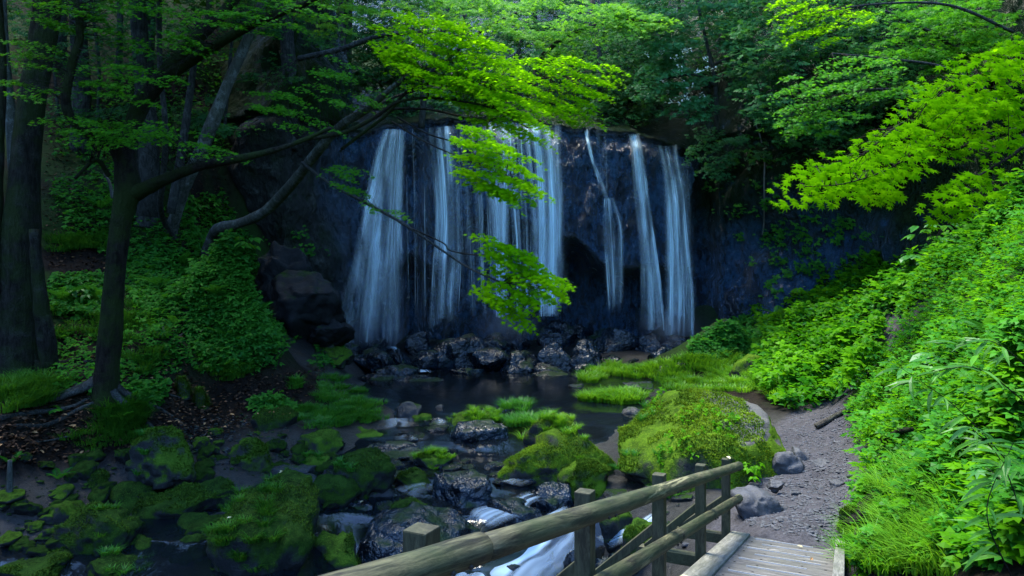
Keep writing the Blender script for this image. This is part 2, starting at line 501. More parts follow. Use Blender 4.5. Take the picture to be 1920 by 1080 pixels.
def cliff_material():
    k = N('wet cliff rock'); v = k.pos()
    vs = k.scaled(v, (1, 1, .42))
    n1 = k.noise(.55, 6, .62, v); n2 = k.noise(3.6, 6, .68, vs, .3); n3 = k.noise(13, 5, .7, v)
    vo = k.n.new('ShaderNodeTexVoronoi'); vo.inputs['Scale'].default_value = 5.5; k.l.new(vs, vo.inputs['Vector'])
    col = k.mix(k.rampf(k.math('ADD', k.math('MULTIPLY', n1, .5), k.math('MULTIPLY', n2, .55)), .44, .62), (.002, .007, .017), (.022, .075, .155))  # skylight blue and its highlights are put into the base colour
    col = k.mix(k.math('MULTIPLY', k.rampf(n3, .58, .75), .6), col, (.07, .17, .28))
    # dry, lichen grey and mossy away from the falls
    dry = k.attr('dry')
    drc = k.mix(k.rampf(n2, .35, .65), (.005, .007, .006), (.022, .027, .023))
    drc = k.mix(k.rampf(k.noise(1.1, 6, .7, v), .56, .66), drc, (.06, .072, .066))
    drc = k.mix(k.rampf(k.noise(.8, 6, .7, v), .5, .62), drc, (.008, .018, .005))
    col = k.mix(dry, col, drc)
    green = k.attr('green')
    gc = k.mix(n3, (.006, .014, .004), (.014, .036, .008))
    col = k.mix(k.math('MULTIPLY', green, k.rampf(k.noise(1.6, 5, .65, v), .2, .45)), col, gc)
    nb = k.noise(4.2, 2.5, .6, vs, .4)
    h = k.math('ADD', k.math('ADD', k.math('MULTIPLY', n2, .5), k.math('MULTIPLY', nb, 1.1)), k.math('ADD', k.math('MULTIPLY', n3, .25), k.math('ADD', k.math('MULTIPLY', vo.outputs['Distance'], .35), k.math('MULTIPLY', k.noise(45, 3, .6, v), .18))))
    nr = k.bump(h, 1.0, .42)
    ro = k.math('ADD', k.rampf(n2, .3, .7, .10, .30), k.math('MULTIPLY', dry, .5))
    return k.done(k.principled(col, ro, nr, k.math('MAXIMUM', .05, k.math('SUBTRACT', 1.0, k.math('ADD', k.math('MULTIPLY', dry, .75), k.math('MULTIPLY', green, .85))))))
M['cliff'] = cliff_material()

def ground_material():
    k = N('forest soil and leaf litter'); v = k.pos()
    n1 = k.noise(.7, 5, .6, v); n2 = k.noise(6, 6, .7, v); n3 = k.noise(32, 5, .7, v)
    soil = k.mix(k.rampf(n2, .35, .7), (.004, .0035, .003), (.015, .0125, .0105))
    lit = k.mix(k.rampf(n3, .4, .68), soil, (.040, .026, .018))
    col = k.mix(k.math('MULTIPLY', k.rampf(n1, .42, .62), .7), soil, lit)
    green = k.attr('green')
    gc = k.mix(n3, (.008, .022, .005), (.022, .055, .010))
    col = k.mix(k.math('MULTIPLY', green, k.rampf(n2, .25, .5)), col, gc)
    wet = k.attr('wet')
    bed = k.mix(k.rampf(n2, .3, .7), (.004, .0045, .005), (.022, .022, .021))
    col = k.mix(wet, col, bed)
    path = k.attr('path')
    gr = k.mix(k.rampf(k.math('ADD', k.math('MULTIPLY', n3, .6), k.math('MULTIPLY', n2, .45)), .38, .72), (.016, .016, .019), (.095, .092, .104))
    gr = k.mix(k.math('MULTIPLY', k.rampf(k.noise(90, 3, .7, v), .55, .72), .5), gr, (.15, .147, .16))
    col = k.mix(path, col, gr)
    h = k.math('ADD', n2, k.math('ADD', k.math('MULTIPLY', n3, .5), k.math('MULTIPLY', k.noise(110, 3, .6, v), .25)))
    nr = k.bump(h, .7, .07)
    ro = k.math('SUBTRACT', .85, k.math('MULTIPLY', wet, .5))
    return k.done(k.principled(col, ro, nr, k.math('ADD', .06, k.math('MULTIPLY', wet, .35))))
M['ground'] = ground_material()

def pool_material():
    k = N('dark clear water'); v = k.pos()
    n = k.math('ADD', k.noise(1.4, 4, .6, k.scaled(v, (1, .55, 1)), .6), k.math('MULTIPLY', k.noise(7, 3, .6, v), .2))
    nr = k.bump(n, .16, .12)
    p = k.principled((.004, .007, .011), .07, nr, .55)
    t = k.node('ShaderNodeBsdfTransparent', Color=(.55, .62, .55, 1))
    m = k.node('ShaderNodeMixShader', **{'0': .62, '1': t.outputs[0], '2': p})
    return k.done(m.outputs[0])
M['pool'] = pool_material()

def veil_material(name, col=(.80, .95, 1.0), gain=1.0, soft=False):
    """falling water: threads, see-through between them"""
    k = N(name)
    d = k.node('ShaderNodeBsdfDiffuse', Color=(*col, 1)); t = k.node('ShaderNodeBsdfTranslucent', Color=(*col, 1))
    if soft:      # churned water scatters light throughout: no shading of single ripples
        up = k.node('ShaderNodeCombineXYZ', **{'2': 1.0}).outputs[0]; k.l.new(up, d.inputs['Normal'])
    m = k.node('ShaderNodeMixShader', **{'0': .15 if soft else .4, '1': d.outputs[0], '2': t.outputs[0]})
    tr = k.node('ShaderNodeBsdfTransparent')
    a = k.math('MINIMUM', k.math('MULTIPLY', k.attr('veil'), gain), .96)
    m2 = k.node('ShaderNodeMixShader', **{'0': a, '1': tr.outputs[0], '2': m.outputs[0]})
    return k.done(m2.outputs[0])
M['veil'] = veil_material('falling white water')
M['foam'] = veil_material('churning white water', (.66, .84, .97), soft=True)

def bark_mat(name, dark, light, lich, lf=.45, moss=None, mf=.0):
    k = N(name); v = k.obj()
    vs = k.scaled(v, (1, 1, .22))
    n1 = k.noise(16, 5, .65, vs, .4); n2 = k.noise(3.2, 5, .65, v); n3 = k.noise(38, 4, .6, v)
    col = k.mix(k.rampf(n1, .36, .66), dark, light)
    col = k.mix(k.math('MULTIPLY', k.rampf(k.math('ADD', k.math('MULTIPLY', n2, .7), k.math('MULTIPLY', n3, .3)), .52, .6), lf), col, lich)
    if moss: col = k.mix(k.math('MULTIPLY', k.rampf(k.noise(1.5, 5, .65, v), .42, .58), mf), col, moss)
    nr = k.bump(k.math('ADD', n1, k.math('ADD', k.math('MULTIPLY', n2, .5), k.math('MULTIPLY', n3, .5))), 1.0, .07)
    return k.done(k.principled(col, .85, nr, .10))
M['bark_dark'] = bark_mat('dark maple bark', (.006, .005, .004), (.022, .019, .014), (.036, .04, .03), .3, (.018, .035, .006), .75)
M['bark_big'] = bark_mat('old trunk bark', (.005, .005, .004), (.024, .024, .020), (.045, .052, .045), .55, (.018, .034, .007), .7)
M['bark_pale'] = bark_mat('pale lichened bark', (.035, .04, .036), (.10, .11, .10), (.17, .195, .185), .9, (.03, .05, .015), .25)
M['bark_grey'] = bark_mat('grey bark', (.014, .016, .015), (.05, .056, .052), (.08, .092, .088), .6)
M['twig'] = bark_mat('thin dark twig', (.010, .009, .007), (.032, .028, .022), (.07, .07, .06), .3)
M['vine'] = bark_mat('dry vine', (.10, .10, .09), (.22, .21, .19), (.25, .25, .24), .4)

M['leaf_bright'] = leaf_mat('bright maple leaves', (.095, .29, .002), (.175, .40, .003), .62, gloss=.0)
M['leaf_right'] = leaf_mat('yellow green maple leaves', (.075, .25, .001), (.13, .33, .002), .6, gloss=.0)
M['leaf_deep'] = leaf_mat('shaded maple leaves', (.030, .15, .008), (.075, .26, .012), 0.5)  # darker twin of leaf_bright, shade put into the colour
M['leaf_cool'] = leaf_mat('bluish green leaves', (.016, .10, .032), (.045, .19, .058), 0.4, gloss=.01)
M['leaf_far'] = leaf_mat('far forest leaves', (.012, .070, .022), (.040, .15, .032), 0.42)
M['leaf_far_bright'] = leaf_mat('far lit leaves', (.055, .21, .018), (.13, .33, .03), 0.5)  # lighter twin of leaf_far, sky light put into the colour
M['leaf_shade_crown'] = leaf_mat('added shade crown leaves', (.025, .09, .012), (.05, .15, .018), .3)  # leaves of the unseen crowns added for shade
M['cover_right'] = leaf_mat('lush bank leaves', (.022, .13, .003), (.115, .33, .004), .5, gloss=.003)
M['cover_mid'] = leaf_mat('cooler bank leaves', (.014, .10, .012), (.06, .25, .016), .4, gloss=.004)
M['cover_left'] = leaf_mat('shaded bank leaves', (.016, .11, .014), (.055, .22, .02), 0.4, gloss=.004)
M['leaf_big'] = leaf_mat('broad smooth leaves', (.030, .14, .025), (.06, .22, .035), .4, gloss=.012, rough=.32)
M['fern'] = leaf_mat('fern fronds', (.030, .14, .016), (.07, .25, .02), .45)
M['sasa'] = leaf_mat('bamboo grass leaves', (.030, .12, .022), (.085, .27, .025), .4, gloss=.012, rough=.35)
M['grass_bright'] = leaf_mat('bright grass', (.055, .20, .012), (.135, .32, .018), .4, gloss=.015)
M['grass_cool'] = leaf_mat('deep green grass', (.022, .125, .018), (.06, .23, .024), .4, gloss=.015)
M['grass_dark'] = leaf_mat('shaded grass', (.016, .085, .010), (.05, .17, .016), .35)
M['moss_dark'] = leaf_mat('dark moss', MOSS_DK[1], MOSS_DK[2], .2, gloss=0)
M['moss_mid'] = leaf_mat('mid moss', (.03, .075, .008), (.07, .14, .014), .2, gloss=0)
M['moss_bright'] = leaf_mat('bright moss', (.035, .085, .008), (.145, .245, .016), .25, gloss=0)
M['blossom'] = leaf_mat('white blossom', (.55, .6, .55), (.8, .82, .78), .3)
M['dead_leaf'] = leaf_mat('fallen leaf', (.16, .07, .03), (.42, .27, .13), .1)
M['litter'] = leaf_mat('leaf litter', (.012, .009, .007), (.11, .065, .04), .05, gloss=0)
M['dead_pale'] = leaf_mat('pale fallen leaf', (.35, .30, .16), (.5, .48, .30), .1)

def wood_mat(name, a, b, green, gf, along=(1, 1, 1), wear=.3):
    k = N(name); ga = k.n.new('ShaderNodeAttribute'); ga.attribute_name = 'grain'; v = k.scaled(ga.outputs['Vector'], along)
    n1 = k.noise(26, 6, .75, v, .6); n2 = k.noise(2.1, 5, .6, k.obj()); n3 = k.noise(60, 4, .7, v)
    col = k.mix(k.rampf(n1, .42, .62), a, b)
    col = k.mix(k.math('MULTIPLY', k.rampf(n2, .38, .62), gf), col, green)
    col = k.mix(k.math('MULTIPLY', k.rampf(n3, .58, .7), wear), col, tuple(x * .35 for x in a))
    col = k.mix(k.math('MULTIPLY', k.rampf(k.noise(5, 6, .75, v, 1.2), .6, .66), wear * 1.6), col, tuple(min(1, x * 1.9) for x in b))
    nr = k.bump(k.math('ADD', n1, k.math('MULTIPLY', n3, .4)), .4, .012)
    return k.done(k.principled(col, .72, nr, .35))
M['rail'] = wood_mat('weathered green log', (.008, .008, .004), (.105, .100, .052), (.022, .038, .010), .65, (.08, 1, 1), .75)
M['post'] = wood_mat('weathered square post', (.018, .017, .009), (.065, .062, .034), (.024, .038, .012), .55, (.10, 1, 1), .35)
M['deckw'] = wood_mat('grey deck board', (.045, .043, .042), (.15, .14, .13), (.06, .065, .05), .35, (1, .12, 1), .5)
M['kerbw'] = wood_mat('worn kerb timber', (.085, .085, .075), (.21, .205, .18), (.08, .09, .06), .5, (.12, 1, 1), .6)
def plain(name, c, r=.5, metal=0.0):
    k = N(name); n = k.noise(40, 4, .6)
    return k.done(k.principled(k.mix(n, tuple(x * .7 for x in c), c), r, None, .5, Metallic=metal))
M['metal'] = plain('galvanised strip', (.50, .50, .50), .45, .6)
M['bolt'] = plain('rusty bolt hole', (.02, .017, .014), .7)
M['red'] = plain('red plastic', (.45, .02, .02), .4)
M['pink'] = plain('pink tape', (.7, .05, .22), .5)
M['deadwood'] = bark_mat('dead wood', (.030, .026, .022), (.10, .088, .075), (.14, .14, .12), .4, (.03, .05, .012), .4)
# ------------------------------------------------------------------ the lie of the land
CTRL = [(-5, 26, -.4), (0, 26, -.5), (2.5, 26, -.4), (-3, 22, -.5), (1, 22, -.5), (3, 22, -.35), (-2.5, 19.2, -.4), (0, 19, -.4), (2.3, 19, -.35),
        (-8, 30, .8), (-4, 30, .7), (0, 30, .7), (4, 30, .7), (8, 30, .8), (-6, 34, 1.5), (0, 35, 1.5), (6, 34, 1.5),
        (-2, 16.5, -.5), (0, 16.5, -.5), (1.5, 16, -.4), (-2, 14.5, -.65), (.5, 14.5, -.65), (-1.5, 13, -.85), (.5, 13, -.95),
        (-.5, 11.5, -1.65), (1, 11.5, -1.6), (0, 10, -1.9), (1.5, 10, -1.7), (-1, 9, -2), (.5, 7, -2.2), (-2, 5, -2.5),
        (-3.5, 12.5, -.85), (-3, 10.5, -1.3), (-5, 11.5, -.75), (-7, 11, -.68), (-8.5, 10.5, -.5), (-6, 9, -1.1), (-3, 8, -1.8), (-8, 8, -1.0),
        (-3.6, 18.2, .12), (-4.4, 17.5, .18), (-4.8, 15.5, .12), (-5.8, 15.5, .2), (-5.5, 17, .35), (1.9, 10.6, -1.1), (2.3, 12.2, -.45), (1.5, 13.2, -.5),
        (2.6, 15.5, -.1), (2.2, 9.3, -.9),
        (-30, 30, 22), (-30, 10, 16), (-15, 5, 4), (-10, 4, 1), (-20, 45, 26), (-30, 60, 32), (-12, 36, 18), (-17, 20, 8), (-60, 20, 40),
        (2.5, 2, 1.55), (1.2, 1, 1.3), (4, 2, 2.6), (8, 3, 6), (12, 8, 9), (15, 15, 11), (20, 10, 16), (30, 30, 25), (30, 0, 20), (60, 20, 42),
        (0, -4, 1.6), (0, -14, 3), (-6, -8, 0), (.3, 3.5, -1.1), (1.3, 5.6, -.9), (2.1, 7.3, -.6), (-3, 0, -2), (-12, -15, 8), (14, -12, 14), (0, 70, 20), (10, 40, 12), (-8.2, 22, 1.9), (-7.4, 24, 1.5), (-9.4, 24.5, 2.8), (-10.2, 22.6, 4.2), (-6.6, 21.5, .9), (10.5, 23.5, 2.4), (12.8, 22.6, 3.2), (14.6, 20.5, 4.4), (12, 26, 2.6), (8.2, 25.5, 1.5), (14, 24.5, 3.2), (-10.6, 25, 3.6), (-4.5, 12.6, -.85), (-6.2, 12, -.8), (-3.5, 13.8, -.8), (-4.3, 14.3, -.5), (-5.4, 13.2, -.4)]
for a in [(330, 640, 16), (300, 560, 18), (420, 740, 16), (560, 692, 20), (600, 692, 22), (200, 748, 13.5), (40, 706, 14.5), (100, 830, 12.2), (250, 805, 13.2), (0, 860, 11.3),
          (350, 792, 14), (0, 770, 12), (440, 505, 18), (480, 565, 18.5), (520, 640, 19.5), (400, 600, 17.3), (560, 600, 24), (620, 640, 26), (250, 430, 21), (100, 480, 19), (0, 560, 16),
          (350, 380, 22.5), (300, 250, 26), (100, 250, 25), (0, 300, 22), (390, 250, 26), (380, 100, 29), (200, 50, 29), (0, 0, 28), (120, 600, 16.5), (540, 580, 25.5), (640, 690, 24.5),
          (1500, 990, 8.8), (1420, 960, 10), (1540, 900, 11.5), (1480, 850, 13), (1520, 790, 15.5), (1560, 760, 17), (1450, 742, 18.5), (1200, 690, 26), (1300, 700, 24), (1150, 740, 20.5),
          (1250, 742, 20), (1400, 690, 25), (1380, 640, 28), (1450, 650, 24), (1500, 600, 23), (1560, 650, 20), (1640, 640, 18), (1580, 735, 17.5), (1640, 560, 20), (1750, 480, 19),
          (1850, 430, 18), (1620, 1000, 8.7), (1612, 880, 11), (1612, 800, 13.5), (1690, 760, 12), (1700, 900, 9), (1800, 800, 8.5), (1900, 1000, 5.5), (1920, 700, 7.5), (1920, 560, 10),
          (1800, 620, 12), (1920, 420, 15), (1750, 1080, 6.3), (1690, 650, 15.5), (1330, 830, 14), (1200, 900, 13.0)]:
    CTRL.append(tuple(P(*a)))
CTRL = np.array(CTRL)
def _solve():
    p = CTRL[:, :2]; d = np.linalg.norm(p[:, None] - p[None], axis=2)
    A = np.zeros((len(p) + 3,) * 2); n = len(p)
    A[:n, :n] = -np.sqrt(d * d + .09) + np.eye(n) * -.12; A[:n, n] = 1; A[:n, n + 1:] = p; A[n, :n] = 1; A[n + 1:, :n] = p.T
    return np.linalg.solve(A, np.concatenate([CTRL[:, 2], [0, 0, 0]]))
_w = _solve()
def _rbf(x, y):
    p = CTRL[:, :2]; out = np.empty(len(x))
    for i in range(0, len(x), 20000):
        q = np.stack([x[i:i + 20000], y[i:i + 20000]], 1)
        d2 = ((q[:, None] - p[None]) ** 2).sum(2)
        out[i:i + 20000] = -np.sqrt(d2 + .09) @ _w[:len(p)] + _w[len(p)] + q @ _w[len(p) + 1:]
    return out
GX = np.concatenate([np.arange(-90, -15, 3.0), np.arange(-15, 13, .13), np.arange(13, 91, 3.0)])
GY = np.concatenate([np.arange(-45, 2, 2.0), np.arange(2, 31, .13), np.arange(31, 111, 3.0)])
gx, gy = np.meshgrid(GX, GY, indexing='ij')
gz = _rbf(gx.ravel(), gy.ravel())
q3 = np.stack([gx.ravel(), gy.ravel(), gz * .5], 1)
gz = gz + .22 * fbm(q3 * .45, 3, 3) * np.clip(np.abs(gx.ravel()) / 4, .25, 1) + .06 * fbm(q3 * 2.1, 3, 5) + .025 * fbm(q3 * 6.5, 2, 8)
GZ = gz.reshape(gx.shape)

def ground_z(x, y):
    x = np.asarray(x, float); y = np.asarray(y, float)
    i = np.clip(np.searchsorted(GX, x) - 1, 0, len(GX) - 2); j = np.clip(np.searchsorted(GY, y) - 1, 0, len(GY) - 2)
    a = np.clip((x - GX[i]) / (GX[i + 1] - GX[i]), 0, 1); b = np.clip((y - GY[j]) / (GY[j + 1] - GY[j]), 0, 1)
    return GZ[i, j] * (1 - a) * (1 - b) + GZ[i + 1, j] * a * (1 - b) + GZ[i, j + 1] * (1 - a) * b + GZ[i + 1, j + 1] * a * b

def ground_hit(u, v, y0=3.0, y1=34.0):
    """where the sight line of each photo pixel meets the ground"""
    u = np.atleast_1d(np.asarray(u, float)); v = np.atleast_1d(np.asarray(v, float))
    Ys = np.arange(y0, y1, .07); kx = (u - 960) / F; kz = (v - 540) / F
    got = np.full(len(u), np.nan)
    for Y in Ys:
        m = np.isnan(got)
        if not m.any(): break
        x = kx[m] * Y; h = CZ - kz[m] * Y < ground_z(x, np.full(m.sum(), Y))
        t = got[m]; t[h] = Y; got[m] = t
    got[np.isnan(got)] = y1
    x = kx * got
    return np.stack([x, got, ground_z(x, got)], 1)

def gp(u, v):
    return ground_hit([u], [v])[0]

# soil / stream bed / path / green patches, as soft masks on the ground sheet
def _mask():
    x, y = gx.ravel(), gy.ravel(); z = GZ.ravel()
    n = fbm(np.stack([x, y, x * 0], 1) * .8, 3, 21)
    pathx = np.interp(y, [7, 8.8, 10, 11.5, 13, 15.5, 17, 19], [3.0, 3.55, 4.2, 4.95, 5.2, 6.7, 7.9, 8.2])
    pathw = np.interp(y, [7, 8.8, 10, 13, 15, 17, 20], [.8, 1.1, 1.3, 1.4, 1.1, .8, .7])
    path = 1 - sstep(.75, 1.25, np.abs(x - pathx) / pathw + n * .25)
    path *= ((y > 6) & (y < 19.5))
    p2 = np.exp(-(((x - 9.6) / 1.0) ** 2 + ((y - 17.8) / 1.0) ** 2)); path = np.maximum(path, sstep(.25, .6, p2 + n * .1))
    wet = (1 - sstep(-.1, .35, z + n * .12)) * (y < 34) * (1 - path) * sstep(-11, -9, x)
    wet = np.maximum(wet, (1 - sstep(1.2, 2.4, z)) * sstep(26.5, 28, y) * (y < 36))
    wet = np.maximum(wet, sstep(-9.6, -8.4, x) * (1 - sstep(-5, -4, x)) * sstep(20.5, 22, y))
    hill = sstep(.5, 3, z) * (x < -3)
    green = np.clip(sstep(-.1, .45, n + .12) * hill * .9 + (x > 4.2) * sstep(.3, .9, z + n * .3) * (1 - path), 0, 1)
    green = np.maximum(green, sstep(31, 33, y)); green = np.maximum(green, (x > 9) * sstep(1, 2, z)) * (1 - path)
    return dict(path=path, wet=wet * (y < 33), green=green)
MASK = _mask()
nx, ny = len(GX), len(GY)
ii, jj = np.meshgrid(np.arange(nx - 1), np.arange(ny - 1), indexing='ij')
a0 = (ii * ny + jj).ravel()
gf = np.stack([a0, a0 + ny, a0 + ny + 1, a0 + 1], -1)
obj('ground', (np.stack([gx.ravel(), gy.ravel(), GZ.ravel()], 1), [gf]), M['ground'], base=(0, 0, 0), kind='structure', extra=MASK)

# ------------------------------------------------------------------ cliff with the overhanging drum the water falls from
CP = [(-18, 36), (-14.5, 31.0), (-12.2, 28.0)] + [((u - 960) / F * Y, Y) for u, Y in
      [(460, 26.8), (520, 26.2), (560, 26.6), (615, 28.0), (680, 29.6), (760, 30.2), (860, 30.3), (1000, 29.6), (1100, 29.3), (1200, 29.4), (1270, 29.9), (1315, 30.9), (1360, 30.5), (1430, 29.2), (1530, 27.8), (1650, 26.0), (1770, 23.5), (1900, 20.5)]] + [(19, 15), (24, 8), (30, 0)]
cp = catmull(np.array([(x, y, 0) for x, y in CP]), 1200)[:, :2]
sl = np.concatenate([[0], np.cumsum(np.linalg.norm(np.diff(cp, axis=0), axis=1))])
ss = [0.0]
while ss[-1] < sl[-1]:
    x = np.interp(ss[-1], sl, cp[:, 0]); ss.append(ss[-1] + (.075 if -7.5 < x < 10 else .16 if -11 < x < 17 else .5))
ss = np.array(ss); cx = np.interp(ss, sl, cp[:, 0]); cy = np.interp(ss, sl, cp[:, 1])
tx = np.gradient(cx, ss); ty = np.gradient(cy, ss); tl = np.hypot(tx, ty); nxo, nyo = ty / tl, -tx / tl
cu = 960 + F * cx / cy
LIPV = np.interp(cu, [600, 690, 712, 740, 800, 900, 1000, 1100, 1180, 1240, 1290, 1330], [262, 252, 238, 229, 223, 222, 228, 236, 243, 258, 285, 300])
LIP = CZ - (LIPV - 540) / F * cy
wf = sstep(676, 700, cu) * (1 - sstep(1285, 1335, cu))
LIP = LIP + .14 * fbm(np.stack([ss * .9, ss * 0, ss * 0], 1), 3, 23) + .07 * fbm(np.stack([ss * 4, ss * 0, ss * 0], 1), 2, 24)
LIP = LIP * wf + 10.0 * (1 - wf)
LOWV = np.interp(cu, [640, 690, 745, 770, 800, 840, 870, 900, 960, 1040, 1080, 1120, 1150, 1200, 1240, 1300, 1325], [640, 585, 520, 470, 505, 500, 425, 415, 430, 438, 462, 488, 503, 500, 508, 520, 640])
LOW = CZ - (LOWV - 540) / F * cy
DEP = np.interp(cu, [640, 690, 740, 770, 820, 870, 1000, 1060, 1200, 1300, 1325], [0, .7, 1.3, 1.8, 1.5, 2.2, 2.4, 3.4, 3.2, 1.8, 0])
nr1, nr2 = 150, 60
Vc = []; dry = []; grn = []
for r in range(nr1 + nr2):
    if r < nr1:
        z = -.8 + (LIP + .8) * (r / (nr1 - 1)); off = np.zeros_like(z)
    else:
        h = ((r - nr1 + 1) / nr2) ** 1.35 * 22
        z = LIP + h * (wf * .85 + (1 - wf)); off = -(wf * (2.1 * h) + (1 - wf) * .42 * h)
    q = np.stack([ss, z, 0 * z], 1)
    fall = np.clip(1 - np.abs(cu - 1000) / 340, 0, 1)
    off = off - np.clip((z - (LIP - .9)) / .9, 0, 1) ** 2.2 * .55 * (r < nr1)
    uc = sstep(.35, -.55, z - LOW + .55 * fbm(q * .8, 4, 40)) * DEP
    off = off - uc * (r < nr1)
    # recess at the left between the first two falls, and the dark slot at the right end
    off = off - 1.3 * np.exp(-((cu - 772) / 26) ** 2) * sstep(10.2, 9.0, z)
    off = off - 1.2 * np.exp(-((cu - 1322) / 16) ** 2)
    off = off + .35 * np.exp(-((cu - 715) / 34) ** 2) * sstep(6.4, 2.4, z)
    off = off + .50 * fbm(q * .33, 3, 11) + .30 * fbm(q * np.array([1.1, .7, 1]), 4, 12) * (1 + .5 * (1 - wf)) + .17 * fbm(q * np.array([2.6, 1.7, 1]), 4, 13, .6)
    off = off + .09 * np.abs(fbm(q * np.array([1.9, 1.2, 1]), 3, 14)) * -1.5
    off = off + (1 - wf) * (.9 * fbm(q * .25, 3, 16))
    x = cx + nxo * off; y = cy + nyo * off
    off = off + .05 * np.abs(fbm(q * np.array([6, 4.5, 1]), 3, 15, .6)) * 2 * (1 - .7 * (cu < 650))
    w2 = np.stack([ss + .35 * fbm(q * .8, 2, 50), z + .35 * fbm(q * .8, 2, 51)], 1)
    off = off + .85 * facets(w2 * [.75, .5], 52, .42, .22) + .30 * facets(w2 * [2.1, 1.5], 53, .5, .22) + .10 * facets(w2 * [5, 3.8], 54, .5, .3)
    zz = z + .05 * fbm(np.stack([x * 2, y * 2, z], 1), 2, 17)
    Vc.append(np.stack([x, y, zz], 1))
    ab = np.zeros_like(z) + (r >= nr1)
    g = np.clip(ab * 1.0, 0, 1)
    g = np.maximum(g, sstep(1300, 1330, cu) * sstep(4.0, 8.5, z + 1.5 * fbm(q * .4, 2, 19)))
    dry.append(np.clip(sstep(690, 600, cu) * sstep(1.2, 3.5, z), 0, 1)); grn.append(np.clip(g + sstep(1560, 1750, cu) * .8, 0, 1))
Vc = np.array(Vc); nrr, ncc = Vc.shape[:2]
ii, jj = np.meshgrid(np.arange(nrr - 1), np.arange(ncc - 1), indexing='ij')
a0 = (ii * ncc + jj).ravel(); cf = np.stack([a0, a0 + 1, a0 + ncc + 1, a0 + ncc], -1)
obj('cliff', (Vc.reshape(-1, 3), [cf]), M['cliff'], base=(0, 0, 0), kind='structure', extra=dict(dry=np.array(dry).ravel(), green=np.array(grn).ravel()))
CLIFF = BVHTree.FromPolygons(Vc.reshape(-1, 3).tolist(), cf.tolist())
def cliff_y(x, z):
    h = CLIFF.ray_cast(Vector((x, 18, z)), Vector((0, 1, 0)))
    return h[0].y if h[0] is not None else 31.0
def cliff_px(u, v):
    d = Vector(((u - 960) / F, 1, -(v - 540) / F)).normalized()
    h = CLIFF.ray_cast(Vector((0, 0, CZ)), d)
    return (np.array(h[0]), np.array(h[1])) if h[0] is not None else (None, None)

# ------------------------------------------------------------------ water: one stepped sheet from the pool down the stream
def water_z(x, y):
    c = np.interp(y, [4, 9.5, 10.6, 11.3, 12.1, 13.0, 13.6, 15.2, 15.9, 17.2, 17.9, 40], [-1.9, -1.5, -1.45, -1.35, -.78, -.66, -.48, -.40, -.22, -.18, 0, 0])
    l = np.interp(y, [4, 8, 9.5, 10.6, 12.5, 13.6, 15.2, 15.9, 17.2, 17.9, 40], [-1.6, -1.2, -.95, -.62, -.56, -.46, -.36, -.22, -.18, 0, 0])
    t = sstep(-2.2, -3.6, x)
    return c * (1 - t) + l * t
wx = np.arange(-11, 6, .12); wy = np.arange(4, 30.4, .12)
wgx, wgy = np.meshgrid(wx, wy, indexing='ij')
wz = water_z(wgx.ravel(), wgy.ravel())
q = np.stack([wgx.ravel() * 1.5, wgy.ravel(), wz * 0], 1)
wz = wz + .012 * fbm(q * 2.2, 3, 60) * (1 - sstep(18, 21, wgy.ravel()) * .7)
ii, jj = np.meshgrid(np.arange(len(wx) - 1), np.arange(len(wy) - 1), indexing='ij')
a0 = (ii * len(wy) + jj).ravel(); wfc = np.stack([a0, a0 + len(wy), a0 + len(wy) + 1, a0 + 1], -1)
gm = ground_z(wgx.ravel(), wgy.ravel())
keep = (wz > gm - .25)[wfc].any(1)
obj('water', (np.stack([wgx.ravel(), wgy.ravel(), wz], 1), [wfc[keep]]), M['pool'], base=(0, 0, 0), kind='structure')

